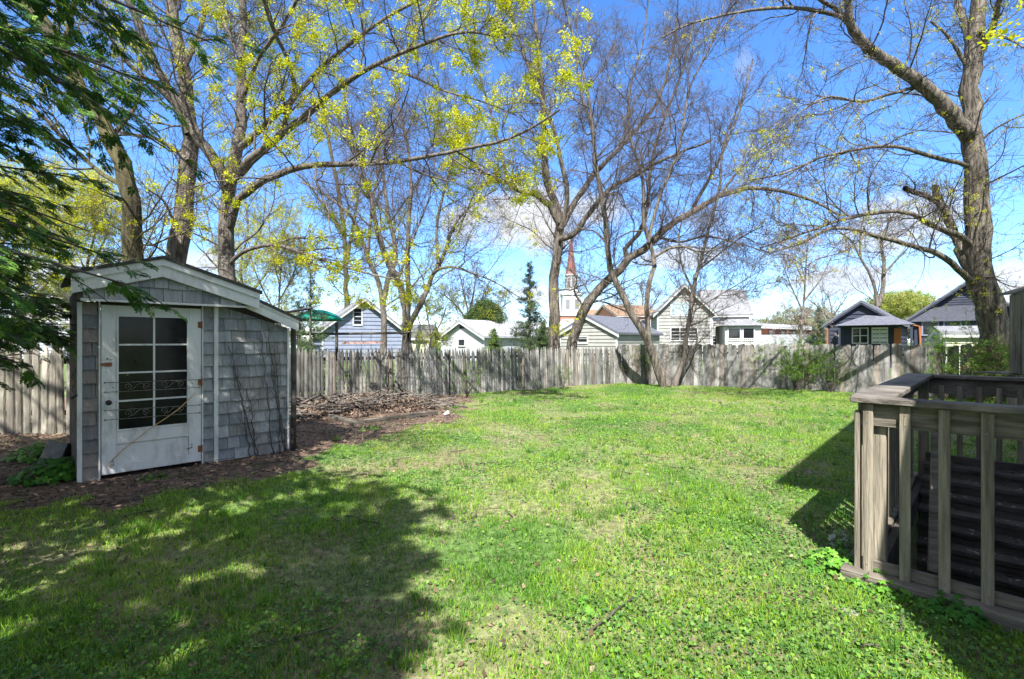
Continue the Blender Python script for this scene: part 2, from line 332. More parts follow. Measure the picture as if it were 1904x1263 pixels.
def guide_world(g, Y0):
    pts, w0, w1, dY = g
    n = len(pts); out = []
    for i, p in enumerate(pts):
        Y = Y0+dY*(i/(n-1))**1.2+(p[2] if len(p) > 2 else 0); out.append(P3(p[0], p[1], Y))
    return np.array(out), w0/2*Y0/F0, w1/2*Y0/F0
def tree(name, label, guides, Y0, bark='bark', twig='twig', L1=(1.1, .42), L2=(.55, .45), L3=(.3, .45), L4=(.16, .5), lv=4, trop=.09,
         leaves=None, base=True, group=None, cat='tree', lmax=4.5, wig=.16, rmin=.003, flare=1.35, world=None, tmin0=.3, lmin=.08, dsc=1.0, bunch=1, gw=.86):
    if world is None: gs = [guide_world(g, Y0) for g in guides]
    else: gs = world
    root = gs[0][0][0].copy()
    if base and root[2] > .05:
        b = root.copy(); b[2] = -.1; pts0 = np.vstack([b, gs[0][0]]); gs[0] = (pts0, gs[0][1], gs[0][2]); root = b
    t = thing(name, label, cat, (float(root[0]), float(root[1]), 0), 0, group); org = np.array([root[0], root[1], 0.])
    K0 = 26; GP = np.stack([resample(p, K0) for p, a, b in gs]); tt = np.linspace(0, 1, K0)[None]
    GR = np.array([a for p, a, b in gs])[:, None]*(1-tt)+np.array([b for p, a, b in gs])[:, None]*tt
    GR = np.array([b for p, a, b in gs])[:, None]+(np.array([a-b for p, a, b in gs])[:, None])*(1-tt)**1.25
    GR = GR*gw
    GP[:, 1:] += rng.normal(size=(len(gs), K0-1, 3))*GR[:, 1:, None]*.13
    GR = GR*(1+rng.normal(size=GR.shape)*.035)
    if flare:
        z = np.clip(1-(GP[0, :, 2])/1.2, 0, 1); GR[0] *= 1+(flare-1)*z**2
    tl = [tubes(GP-org, GR, 12)]
    q = max(.45, L1[0]/.62)*dsc
    p1, r1 = children(GP, GR, .34*q, 2.7*q, (28, 75), 10, wig*1.15, trop*.6, tmin=tmin0*.6, lmax=lmax, rmin=rmin*2, cmax=60)
    tl.append(tubes(p1-org, r1, 6)); tv, tf = merge(tl)
    mesh_arr('trunk', tv, tf, MT[bark], t, smooth=True)
    p2, r2 = children(p1, r1, .20*q, 1.25*q, (25, 70), 7, wig*.85, trop*.35, tmin=.12, lmax=2.6, rmin=rmin*1.5, lmin=lmin)
    cw = [tubes(p2-org, r2, 4)]; last = p2
    if lv >= 3:
        p3, r3 = children(p2, r2, .14*q, .62*q, (25, 68), 5, wig*.75, trop*.25, tmin=.12, lmax=1.4, rmin=rmin*1.15, lmin=lmin)
        p3b, r3b = children(p1, r1, .16*q, .5*q, (30, 75), 5, wig*.75, trop*.3, tmin=.1, lmax=1.2, rmin=rmin*1.1, lmin=lmin)
        cw += [tubes(p3-org, r3, 3), tubes(p3b-org, r3b, 3)]; last = np.concatenate([p3, p3b])
    if lv >= 4:
        p4, r4 = children(last, np.full(last.shape[:2], rmin), .13*q, .3*q, (25, 65), 3, wig*.6, trop*.2, tmin=.15, lmax=.7, rmin=rmin, lmin=lmin)
        cw.append(tubes(p4-org, r4, 3)); last5 = p4
    else: last5 = last
    print('TREE', label[:40], len(p1), len(p2), len(last5))
    cv, cf = merge(cw); mesh_arr('crown', cv, cf, MT[twig], t, smooth=True)
    if leaves:
        n, size, cols, filt = leaves
        tip = last5[:, -1] if lv < 4 else np.concatenate([last5[:, -1], last5[:, 1]])
        if filt is not None:
            k = filt(tip); tip = tip[k]
        # leaf clusters come in bunches: keep tips where a smooth 3-D noise is high
        nz = fbm(tip[:, 0]+tip[:, 1]*.37, tip[:, 2]+tip[:, 1]*.61, .7, 5)+rng.random(len(tip))*.5
        tip = tip[np.argsort(-nz)[:max(40, n//bunch)]]; tip = np.repeat(tip, bunch, axis=0)+rng.normal(size=(len(tip)*bunch, 3))*.055*min(bunch-1, 1)*size
        m = len(tip); R = rot_from(rng.normal(size=(m, 3)))
        V, F = scatter(CL_V, CL_F, R, tip-org, 1.35*size*rng.uniform(.6, 1.35, m))
        pal = np.array(cols); ci = pal[rng.integers(0, len(pal), m)]*rng.uniform(.8, 1.15, (m, 1))
        mesh_arr('foliage', V, F, MT['leaf'], t, col=np.repeat(ci, len(CL_V), axis=0))
    return t
YG = [(.52, .54, .012), (.46, .51, .012), (.60, .58, .02), (.40, .46, .015)]
PALE = [(.42, .46, .10), (.36, .40, .08), (.45, .36, .16), (.50, .50, .12)]
PINK = [(.45, .33, .30), (.40, .30, .26), (.42, .42, .14), (.50, .40, .36)]

#GEO
# ================================================================== ground
RC = np.array((2.32, 3.22)); D1 = np.array((.69, -.724)); D2 = np.array((.702, .712)); RL = 3.24
FC = RC+D2*RL
def in_pit(x, y, m=0.0):
    a = (x-RC[0])*D1[0]+(y-RC[1])*D1[1]; b = (x-RC[0])*D2[0]+(y-RC[1])*D2[1]
    return (a > m) & (a < 2.6) & (b > m) & (b < RL-m)
DIRT = [(-14, 5.0), (-5.8, 4.3), (-3.6, 5.0), (-2.5, 6.2), (-2.3, 8.0), (-1.5, 10.3), (-1.2, 14.6), (-14, 14)]
def inpoly(x, y, poly):
    x = np.asarray(x); y = np.asarray(y); r = np.zeros(x.shape, bool); n = len(poly)
    for i in range(n):
        x1, y1 = poly[i]; x2, y2 = poly[(i+1) % n]
        c = ((y1 > y) != (y2 > y)) & (x < (x2-x1)*(y-y1)/(y2-y1+1e-12)+x1); r ^= c
    return r
def dirtiness(x, y):
    xx = x+(fbm(x, y, 1.2, 40)-.5)*2.2; yy = y+(fbm(x, y, 1.1, 50)-.5)*2.0
    return inpoly(xx, yy, DIRT)
def fine(a, b, s): return list(np.arange(a, b+1e-6, s))
xs = np.array([-3000, -900, -300, -120, -60, -30]+fine(-16, 18, .1)+[30, 60, 120, 300, 900, 3000]); ys = np.array([-3000, -600, -100, -20]+fine(-4, 22, .1)+[30, 45, 70, 120, 220, 500, 1200, 3500])
gx, gy = np.meshgrid(xs, ys); near = (np.abs(gx) < 17) & (gy > -4) & (gy < 21.5)
gz = np.where(near, (fbm(gx, gy, 2.3, 1)-.5)*.10+(fbm(gx, gy, .35, 9)-.5)*.035, 0)
gz = np.where(in_pit(gx, gy, .05), -.62, gz)
def ground_z(x, y): return (fbm(x, y, 2.3, 1)-.5)*.10+(fbm(x, y, .35, 9)-.5)*.035
nx, ny = len(xs), len(ys); ii = (np.arange(ny-1)[:, None]*nx+np.arange(nx-1)[None]).ravel()
GF = np.stack([ii, ii+1, ii+nx+1, ii+nx], axis=1)
dm = dirtiness(gx, gy).astype(float)
thatch = np.clip((fbm(gx, gy, .9, 21)-.45)*4, 0, 1)
far = ((np.abs(gx) > 17) | (gy > 21))
gc = np.zeros((ny, nx, 3)); lawn = np.array((.08, .14, .035)); th = np.array((.20, .18, .10)); bare = np.clip((fbm(gx, gy, .5, 27)-.60)*8, 0, 1)*(gy < 16); so_ = np.array((.15, .105, .078)); fg = np.array((.09, .14, .04))
gc[:] = lawn*(1-thatch[..., None]*.7)+th*thatch[..., None]*.7
dm = np.maximum(dm, bare*.6); gc = gc*(1-dm[..., None])+so_*dm[..., None]; gc[far] = fg
gnd = mesh_arr('ground', np.stack([gx, gy, gz], axis=2).reshape(-1, 3), GF, None or mat('lawn soil', (1, 1, 1), .95, attr=True, vary=.55, scale=14, bump=1.0, bscale=25), smooth=True, col=gc.reshape(-1, 3))
tag(gnd, None, None, kind='structure')

# ---- grass and ground cover
def lawn_points(n, Yn, Yf, p):
    """random points of the yard inside a wide cone before the camera, denser near it"""
    u = rng.random(n); Y = (Yn**(2-p)+u*(Yf**(2-p)-Yn**(2-p)))**(1/(2-p)); X = rng.uniform(-1.3, 1.3, n)*Y+rng.uniform(-1, 1, n)
    return X, Y
def fence_right(x): return 19.2-(x-4.2)*.593
def yard(x, y): 
    back = np.where(x < 4.2, 16.6+(x-.9)*.675, 19.3-(x-4.2)*.593)
    sh = ((x+4.9)*.71+(y-5.45)*.704, -(x+4.9)*.704+(y-5.45)*.71)
    ins = (sh[0] > -.05) & (sh[0] < 2.4) & (sh[1] > -.03) & (sh[1] < 1.7)
    return (y < back-.1) & (x > -11) & ~ins & ~in_pit(x, y, -.12)
BV = np.array([(-.5, 0, 0), (.5, 0, 0), (.38, .06, .5), (-.38, .06, .5), (0, .24, 1)]); BF3 = np.array([(0, 1, 2), (0, 2, 3), (3, 2, 4)])
def blades(name, label, n, Yn, Yf, p, hgt, wid, cols, mask, lean=.35, kind='stuff', spread=None):
    X, Y = lawn_points(n, Yn, Yf, p); k = yard(X, Y) & mask(X, Y); X = X[k]; Y = Y[k]; m = len(X)
    d = np.stack([rng.normal(size=m)*lean, rng.normal(size=m)*lean, np.ones(m)], axis=1); R = rot_from(d)
    dens = fbm(X, Y, .8, 60); dist = np.clip(np.sqrt(Y/3.5), 1, 2.3)
    h = hgt*(.25+.7*dens+.75*vnoise(X, Y, .14, 64)**1.5)*rng.uniform(.55, 1.4, m); S = np.stack([wid*dist*rng.uniform(.7, 1.3, m), h, h], axis=1)
    V, F = scatter(BV, BF3, R, np.stack([X, Y, ground_z(X, Y)-.005], axis=1), S)
    pal = np.array(cols); t = np.clip((fbm(X, Y, 1.3, 70)-.3)*2.2+rng.normal(size=m)*.28, 0, .999)
    ci = pal[(t*len(pal)).astype(int)]*rng.uniform(.75, 1.2, (m, 1))
    o = mesh_arr(name, V, F, MT['grass'], col=np.repeat(ci, 5, axis=0)); tag(o, label, 'grass', kind=kind); return o
GCOL = [(.07, .19, .02), (.13, .30, .02), (.215, .40, .025), (.30, .46, .035), (.16, .34, .02), (.34, .42, .08)]
lawnmask = lambda x, y: ~dirtiness(x, y) & ((fbm(x, y, .9, 21) < .55) | (rng.random(len(x)) < .70)) & ((fbm(x, y, .45, 33) > .43) | (rng.random(len(x)) < .40) | (y > 9) & (rng.random(len(x)) < .85))
blades('lawn_grass', 'short bright green lawn grass covering the middle of the yard', 560000, 1.7, 20, 1.5, .047, .0050, GCOL, lawnmask)
blades('dry_grass', 'straw coloured dead grass mixed low through the lawn', 75000, 1.7, 20, 1.5, .042, .004, [(.34, .27, .16), (.27, .21, .125), (.40, .33, .21)], lambda x, y: ~dirtiness(x, y) & (fbm(x, y, .9, 21) > .42), lean=.9)
# longer tufts
def tufts():
    X, Y = lawn_points(1900, 1.9, 16, 1.5); k = yard(X, Y) & ((fbm(X, Y, 1.4, 81) > .52) | (rng.random(len(X)) < .12)) & (~dirtiness(X, Y) | (rng.random(len(X)) < .05)); X = X[k]; Y = Y[k]
    m = len(X); nb = 26; X = np.repeat(X, nb); Y = np.repeat(Y, nb); a = rng.random(m*nb)*6.283; r = rng.random(m*nb)*.05
    X = X+np.cos(a)*r; Y = Y+np.sin(a)*r; s = r/.05*.55
    d = np.stack([np.cos(a)*s+rng.normal(size=m*nb)*.12, np.sin(a)*s+rng.normal(size=m*nb)*.12, np.ones(m*nb)], axis=1)
    h = np.repeat(rng.uniform(.06, .15, m), nb)*rng.uniform(.5, 1.1, m*nb)
    V, F = scatter(BV, BF3, rot_from(d), np.stack([X, Y, ground_z(X, Y)-.005], axis=1), np.stack([.0055*np.clip(np.sqrt(Y/3.5), 1, 2), h, h], axis=1))
    pal = np.array([(.07, .17, .03), (.10, .24, .03), (.15, .30, .035), (.19, .33, .04)]); ci = np.repeat(pal[rng.integers(0, 4, m)], nb, axis=0)*rng.uniform(.8, 1.2, (m*nb, 1))
    tag(mesh_arr('grass_tufts', V, F, MT['grass'], col=np.repeat(ci, 5, axis=0)), 'longer darker green grass tufts standing up out of the lawn', 'grass', kind='stuff')
tufts()
# broad clover and ivy leaves
a8 = np.linspace(0, 2*np.pi, 8)[:-1]
LV = np.array([(0, 0, 0)]+[(math.cos(a)*(.5+.08*math.sin(3*a)), math.sin(a)*.5, .10*abs(math.sin(a))) for a in a8])
LF = np.array([(0, i, i % 7+1) for i in range(1, 8)])
def cover():
    X, Y = lawn_points(120000, 1.75, 17, 1.6); k = yard(X, Y) & ((fbm(X, Y, 1.1, 91) > .53) | (X > 1.5) & (Y < 4.2) | (rng.random(len(X)) < .12)) & (~dirtiness(X, Y) | (rng.random(len(X)) < .10))
    X = X[k]; Y = Y[k]; m = len(X); d = np.stack([rng.normal(size=m)*.4, rng.normal(size=m)*.4-.15, np.ones(m)], axis=1)
    s = rng.uniform(.009, .024, m)*np.clip(np.sqrt(Y/3.5), 1, 1.8)
    V, F = scatter(LV, LF, rot_from(d), np.stack([X, Y, ground_z(X, Y)+rng.uniform(.004, .045, m)], axis=1), s)
    pal = np.array([(.055, .15, .03), (.09, .22, .035), (.13, .28, .04), (.18, .33, .05), (.10, .19, .06)]); ci = pal[rng.integers(0, 5, m)]*rng.uniform(.75, 1.2, (m, 1))
    tag(mesh_arr('clover_cover', V, F, MT['grass'], col=np.repeat(ci, 8, axis=0)), 'small round clover and ivy leaves spreading between the grass', 'ground cover', kind='stuff')
cover()
# dead leaves
def litter():
    X, Y = lawn_points(60000, 1.8, 16, 1.3); dd = dirtiness(X, Y); k = yard(X, Y) & (dd | (rng.random(len(X)) < .10)); X = X[k]; Y = Y[k]; m = len(X); dk = dd[k]
    d = np.stack([rng.normal(size=m)*.55, rng.normal(size=m)*.55, np.ones(m)], axis=1)
    s = rng.uniform(.02, .06, m)*np.where(dk, 1, .8)
    V, F = scatter(np.array([(-.5, 0, 0), (-.1, -.3, .08), (.5, -.05, .0), (.1, .32, .12)]), np.array([(0, 1, 2, 3)]), rot_from(d), np.stack([X, Y, ground_z(X, Y)+rng.uniform(.003, .03, m)], axis=1), s)
    pal = np.array([(.12, .08, .05), (.17, .12, .075), (.24, .175, .11), (.07, .047, .033), (.27, .21, .14)]); ci = pal[rng.integers(0, 5, m)]*rng.uniform(.8, 1.2, (m, 1))
    tag(mesh_arr('leaf_litter', V, F, MT['litter'], col=np.repeat(ci, 4, axis=0)), 'brown dead leaves and bark chips lying over the bare earth', 'leaf litter', kind='stuff')
litter()
def sticks():
    m = 2600; X = rng.uniform(-9, 9, m); Y = rng.uniform(2.2, 14, m); k = yard(X, Y) & (dirtiness(X, Y) | (rng.random(m) < .10)); X = X[k]; Y = Y[k]; m = len(X)
    a = rng.random(m)*6.28; ln = rng.uniform(.08, .45, m); P = np.zeros((m, 4, 3)); t = np.linspace(0, 1, 4)
    P[:, :, 0] = X[:, None]+np.cos(a)[:, None]*ln[:, None]*t+rng.normal(size=(m, 4))*.01; P[:, :, 1] = Y[:, None]+np.sin(a)[:, None]*ln[:, None]*t+rng.normal(size=(m, 4))*.01
    P[:, :, 2] = ground_z(P[:, :, 0], P[:, :, 1])+.015+rng.random((m, 1))*.02
    V, F = tubes(P, np.repeat(rng.uniform(.002, .007, m)[:, None], 4, axis=1), 4)
    tag(mesh_arr('fallen_twigs', V, F, MT['twig'], smooth=True), 'thin fallen twigs strewn across the bare earth and lawn', 'twigs', kind='stuff')
sticks()

# ================================================================== fences
def picket_fence(name, label, segs, h, pw, stock=True, posts=(), lean=0., cols=None, step=None):
    o0 = segs[0]; t = thing(name, label, 'fence', (o0[0], o0[1], 0)); mb = MB(); rl = MB(); cols = cols or [(.145, .138, .128), (.19, .183, .17), (.11, .105, .097), (.225, .215, .195), (.175, .155, .13)]
    step = step or pw
    for (a, b) in zip(segs[:-1], segs[1:]):
        a = np.array(a); b = np.array(b); L_ = np.linalg.norm(b-a); u = (b-a)/L_; nrm = np.array((u[1], -u[0]))
        n = int(L_/step)
        for i in range(n):
            c = a+u*(i+.5)*L_/n-np.array(o0); hh = h+random.choice((0, 0, 0, -.05))+random.uniform(-.035, .02); r = pw*.5*random.uniform(.84, 1.0); ln = lean+random.uniform(-.02, .02)
            z0 = float(ground_z(np.array([c[0]+o0[0]]), np.array([c[1]+o0[1]]))[0])-.03
            mb.cur = tuple(np.array(random.choice(cols))*random.uniform(.82, 1.12)); f = random.uniform(-.012, .012)
            if not stock: r = pw*.5*random.uniform(.95, 1.0)
            if stock:
                ring = [(-1, .15), (-.72, .72), (0, 1), (.72, .72), (1, .15), (.6, -.25), (-.6, -.25)]
                def V(z, s, q): return [(*(c+u*(x*r*s+ln*z)+nrm*(y*r*.8*s+f)), z0+z) for x, y in ring]
                vs = V(0, 1, 0)+V(hh-.16, 1, 0)+V(hh-.05, .5, 0)+V(hh, .08, 0); k = 7; fs = []
                for L2_ in range(3):
                    for j in range(k): fs.append((L2_*k+j, L2_*k+(j+1) % k, (L2_+1)*k+(j+1) % k, (L2_+1)*k+j))
                fs.append(tuple(3*k+j for j in range(k))); mb.add(vs, fs)
            else:
                t2 = .012; cut = pw*.22
                out = [(-r, 0), (r, 0), (r, hh-cut), (r-cut, hh), (-r+cut, hh), (-r, hh-cut)]
                vs = [(*(c+u*(x+ln*z)+nrm*(t2+f)), z0+z) for x, z in out]+[(*(c+u*(x+ln*z)+nrm*(-t2+f)), z0+z) for x, z in out]
                mb.add(vs, [tuple(range(6)), tuple(range(11, 5, -1))]+[(j, (j+1) % 6, (j+1) % 6+6, j+6) for j in range(6)][::1])
        for z in (.35, h-.35):
            p = a-np.array(o0)-nrm*.07; q = b-np.array(o0)-nrm*.07; rl.beam((*p, z), (*q, z), .05, .08)
    mb.build('picket_panel', MT['fence'], t, col=True, smooth=False); rl.build('rail', MT['wood_dark'], t)
    for (x, y, hh, r, m) in posts:
        pb = MB(); x -= o0[0]; y -= o0[1]; z = 0
        pb.tube([(x, y, -.1), (x+.005, y, hh*.5), (x+random.uniform(-.03, .03), y, hh)], [r*1.05, r, r*.92], 10); pb.build('post', MT[m], t, smooth=False)
    return t
picket_fence('stockade_fence', 'grey stockade fence of round pointed pickets left of the shed', [(-13, 7.6), (-9.6, 8.35), (-6.6, 8.6)], 1.60, .135,
             cols=[(.27, .255, .21), (.22, .205, .17), (.31, .29, .24), (.18, .165, .135)])
A_, B_ = np.array((-6.4, 11.7)), np.array((4.2, 19.05)); U_ = (B_-A_)/np.linalg.norm(B_-A_); NF = np.array((U_[1], -U_[0]))
def on_back(px, off=.1):
    k = (px-CX)/F0; s = (A_[0]-k*A_[1])/(k*U_[1]-U_[0]); p = A_+U_*s+NF*off; return p
picket_fence('stockade_fence', 'long grey stockade fence with narrow pickets between the shed and the central trees', [tuple(A_), tuple(A_+U_*3.9)], 1.49, .098,
             posts=[(*on_back(724), 1.12, .055, 'wood')])
picket_fence('stockade_fence', 'leaning stockade fence panels with round posts behind the brush pile and lawn', [tuple(A_+U_*3.95), tuple(B_)], 1.47, .085, lean=-.035,
             posts=[(*on_back(834, .05), 1.36, .018, 'blackpaint'), (*on_back(861), 1.2, .05, 'bark'), (*on_back(969), 1.25, .05, 'wood'), (*on_back(1051), 1.30, .055, 'wood'), (*on_back(1100), 1.0, .04, 'bark')],
             cols=[(.165, .165, .16), (.215, .215, .205), (.12, .12, .115), (.26, .255, .24), (.19, .17, .145)])
C_ = np.array((4.2, 19.15)); E_ = np.array((18.2, 10.85))
picket_fence('board_fence', 'wide board privacy fence of grey dog ear planks along the right side', [tuple(C_), tuple(E_)], 1.56, .145, stock=False, step=.142,
             cols=[(.21, .205, .198), (.27, .262, .252), (.155, .15, .145), (.205, .18, .16), (.175, .175, .17), (.24, .228, .21)])

# ================================================================== shed
SH_A = (-4.90, 5.45); SH_R = math.atan2(.704, .71)
shed = thing('garden_shed', 'small weathered garden shed with blue grey shingles, white trim and low gable roof', 'shed', (*SH_A, 0), SH_R); shed.scale = (.945, 1, 1)
def shingles(mb, x0, x1, z0, topf, y=0, exp=.158, cols=None, wr=(.13, .26)):
    cols = cols or [(.25, .262, .27), (.29, .30, .305), (.20, .212, .22), (.33, .335, .335), (.24, .235, .225)]
    r = 0; z = z0
    while z < 2.6:
        x = x0-random.uniform(0, .1)
        while x < x1:
            wv = random.uniform(*wr); a = max(x, x0)+.003; b = min(x+wv, x1)-.003; x += wv
            if b-a < .015: continue
            zt = min(z+exp+.02, topf((a+b)/2)); zb = z+random.uniform(-.006, .004)
            if zt-zb < .03: continue
            mb.cur = tuple(np.array(random.choice(cols))*random.uniform(.92, 1.07)); q = .036+random.uniform(-.004, .005)
            za = min(z+exp+.02, topf(a)); zc = min(z+exp+.02, topf(b))
            mb.add([(a, y-q, zb), (b, y-q, zb), (b, y-.004, zc), (a, y-.004, za), (a, y, zb), (b, y, zb), (b, y+.004, zc), (a, y+.004, za)],
                   [(0, 1, 2, 3), (0, 4, 5, 1), (0, 3, 7, 4), (1, 5, 6, 2), (2, 6, 7, 3), (5, 4, 7, 6)])
        z += exp
def topw(x): return 2.08 if x < 1.5 else 2.08-(x-1.5)*.30
core = MB(); core.prism([(0, 0), (.215, 0), (.215, 2.06), (0, 2.06)], 'y', .004, .06); core.prism([(1.28, -.02), (2.42, -.02), (2.42, topw(2.42)), (1.5, 2.08), (1.28, 2.08)], 'y', .004, .06)
core.prism([(.215, 2.03), (1.28, 2.03), (1.28, 2.08), (.215, 2.08)], 'y', .004, .06)
core.box(0, .05, .06, 1.5, -.02, 2.2); core.box(2.37, 2.42, .06, 1.5, -.02, 1.8); core.box(0.05, 2.37, 1.45, 1.5, -.02, 1.85); core.build('wall', MT['wood_dark'], shed)
s1 = MB(); shingles(s1, .045, .20, .02, lambda x: 2.05, cols=[(.22, .195, .18), (.25, .22, .195), (.18, .175, .17), (.17, .175, .185)], wr=(.16, .3)); s1.build('shingle_siding', MT['shingle'], shed, col=True)
s2 = MB(); shingles(s2, 1.285, 1.42, .02, topw, wr=(.2, .3)); s2.build('shingle_siding', MT['shingle'], shed, col=True)
s3 = MB(); shingles(s3, 1.475, 2.40, .02, topw, wr=(.09, .22)); s3.build('shingle_siding', MT['shingle'], shed, col=True)
tr = MB(); tr.box(0, .045, -.048, .0, 0, 2.05); tr.box(1.42, 1.472, -.048, 0, 0, 2.07); tr.box(2.402, 2.43, -.048, 0, .05, 1.80)
tr.box(.195, .212, -.045, .0, 0, 2.06); tr.box(1.275, 1.290, -.044, .003, 0, 2.06); tr.build('corner_board', MT['white'], shed, bevel=.003)
# gable box in front
AX, AZ, SL = .80, 2.60, .295; XL, XR = -.06, 1.93; FY = -.24
zr = lambda x: AZ-abs(x-AX)*SL
gs_ = MB(); shingles(gs_, .04, 1.72, 2.085, lambda x: zr(x)-.10, y=FY+.06, exp=.16, wr=(.13, .24)); gs_.build('gable_shingles', MT['shingle'], shed, col=True)
gb = MB(); gb.prism([(0.0, 2.075), (1.8, 2.075), (1.8, 2.15), (AX, AZ-.06), (0.0, 2.15)], 'y', FY+.066, .0); gb.build('gable_box', MT['wood_side'], shed)
def slab(x0, z0, x1, z1, th, y0, y1, mb): mb.prism([(x0, z0), (x1, z1), (x1, z1-th), (x0, z0-th)], 'y', y0, y1)
fa = MB()
for xe in (XL, XR):
    slab(AX, AZ-.012, xe, zr(xe)-.012, .07, FY-.05, FY-.0, fa); slab(AX, AZ-.085, xe, zr(xe)-.085, .13, FY-.025, FY+.02, fa)
fa.box(0.02, 1.78, FY+.02, FY+.045, 2.055, 2.082)
slab(1.72, 2.21, 2.52, 1.885, .12, -.17, -.13, fa); slab(1.72, 2.235, 2.52, 1.91, .025, -.185, -.128, fa)
fa.build('fascia', MT['white'], shed, bevel=.003)
rf = MB()
for xe in (XL-.03, XR+.03): slab(AX, AZ+.03, xe, zr(xe)+.03, .04, FY-.07, 1.65, rf)
slab(1.75, 2.27, 2.56, 1.935, .04, -.20, 1.65, rf); rf.build('roof', MT['roofing'], shed)
sf = MB(); slab(1.72, 2.20, 2.50, 1.88, .03, -.128, .02, sf); sf.build('soffit', MT['wood_side'], shed)
# door
door = MB(); dx0, dx1, dz0, dz1 = .22, 1.27, .06, 2.03; gx0, gx1, gz0, gz1 = .385, 1.105, .57, 1.90
door.box(dx0, gx0-.02, -.03, .01, dz0, dz1); door.box(gx1+.02, dx1, -.03, .01, dz0, dz1); door.box(gx0-.02, gx1+.02, -.0295, .01, gz1+.02, dz1-.001)
door.box(gx0-.02, gx1+.02, -.0295, .01, .40, gz0-.02); door.box(gx0-.02, gx1+.02, -.0295, .01, dz0+.001, .17); door.box(gx0-.02, gx1+.02, -.012, .008, .17, .40)
dr = door.build('door', MT['white'], shed, bevel=.004)
mu = MB(); mu.box(gx0-.02, gx0, -.036, .0, gz0-.02, gz1+.02); mu.box(gx1, gx1+.02, -.036, 0, gz0-.02, gz1+.02); mu.box(gx0, gx1, -.036, 0, gz1, gz1+.02); mu.box(gx0, gx1, -.036, 0, gz0-.02, gz0)
mu.box((gx0+gx1)/2-.011, (gx0+gx1)/2+.011, -.026, -.004, gz0, gz1)
for k in (1, 2, 3):
    z = gz0+(gz1-gz0)*k/4; mu.box(gx0, gx1, -.0245, -.0055, z-.010, z+.010)
mu.build('muntin', MT['white'], dr)
pn = MB(); pn.box(gx0, gx1, -.012, -.008, gz0, gz1); pn.build('pane', MT['glass_dust'], dr)
kn = MB(); kn.tube([(.285, -.03, .90), (.285, -.07, .90)], .010, 10); kn.tube([(.285, -.068, .90), (.285, -.078, .90), (.285, -.10, .90), (.285, -.108, .90)], [.018, .03, .03, .014], 14); kn.build('door_knob', MT['blackpaint'], dr, smooth=True)
for z in (1.82, 1.08, .22):
    h = MB(); h.tube([(1.275, -.04, z-.05), (1.275, -.04, z+.05)], .009, 8); h.box(1.23, 1.27, -.034, -.0305, z-.04, z+.04); h.build('hinge', MT['rust'], dr)
lt = MB(); lt.box(.20, .245, -.045, -.03, 1.325, 1.355); lt.box(.25, .32, -.04, -.03, 1.315, 1.36); lt.build('latch', MT['rust'], dr)
gr = MB()
def spiral(cx, cz, r, turns, st, sgn):
    return [(cx+math.cos(st+sgn*a)*r*(1-a/(turns*6.3)*.8), -.075, cz+math.sin(st+sgn*a)*r*(1-a/(turns*6.3)*.8)) for a in np.linspace(0, turns*6.28, 22)]
for zl, zr_ in ((1.13, 1.115), (1.02, 1.015), (.81, .79), (.70, .69)):
    gr.tube([(.25, -.075, zl), (1.24, -.075, zr_)], .0042, 6)
    for xx in (.25, 1.24): gr.tube([(xx-.008, -.075, zl if xx < 1 else zr_), (xx+.008, -.075, zl if xx < 1 else zr_)], .010, 6)
for zc in (1.07, .755):
    for cx, sgn in ((.47, 1), (.66, -1), (.84, 1), (1.03, -1)):
        gr.tube(spiral(cx, zc+.005, .042, 1.4, -1.57, sgn), .003, 5)
    for a, b in ((.47, .66), (.84, 1.03)):
        gr.tube([(a, -.075, zc-.037), (a+.06, -.075, zc-.02), ((a+b)/2, -.075, zc+.02), (b-.05, -.075, zc+.042), (b, -.075, zc-.037+.02)], .0035, 5)
for xx in (.33, .75, 1.16):
    gr.tube([(xx, -.075, 1.07), (xx, -.03, 1.07)], .005, 5)
gr.build('scroll_grille', MT['iron'], dr, smooth=True)
rp = MB(); rp.tube([(.30, -.05, .20), (.42, -.06, .33), (.58, -.06, .46), (.74, -.07, .58), (.86, -.08, .66), (1.0, -.085, .76), (1.19, -.085, .95)], .006, 6); rp.tube([(.28, -.045, .17), (.34, -.05, .165), (.33, -.04, .21)], .007, 6); rp.build('prop_cord', MT['cutwood'], dr, smooth=True)
br_ = MB(); br_.tube([(1.16, -.035, .30), (1.16, -.035, .25), (1.10, -.035, .24)], .006, 6); br_.build('corner_bracket', MT['rust'], dr)
sp = MB()
sp.tube([(-.03+.016*math.cos(a*14), -.05+.016*math.sin(a*14), 1.00+a*.32) for a in np.linspace(0, 1, 70)], .004, 5); sp.tube([(-.055, -.05, .97), (.0, -.05, 1.01)], .014, 8); sp.build('door_spring', MT['blackpaint'], shed, smooth=True)
# dark post beside the shed
pb = MB(); pb.tube([(2.50, -.02, -.05), (2.51, -.02, .9), (2.50, -.02, 1.86)], [.042, .038, .036], 12); pb.build('corner_post', MT['wood_dark'], shed, smooth=True)
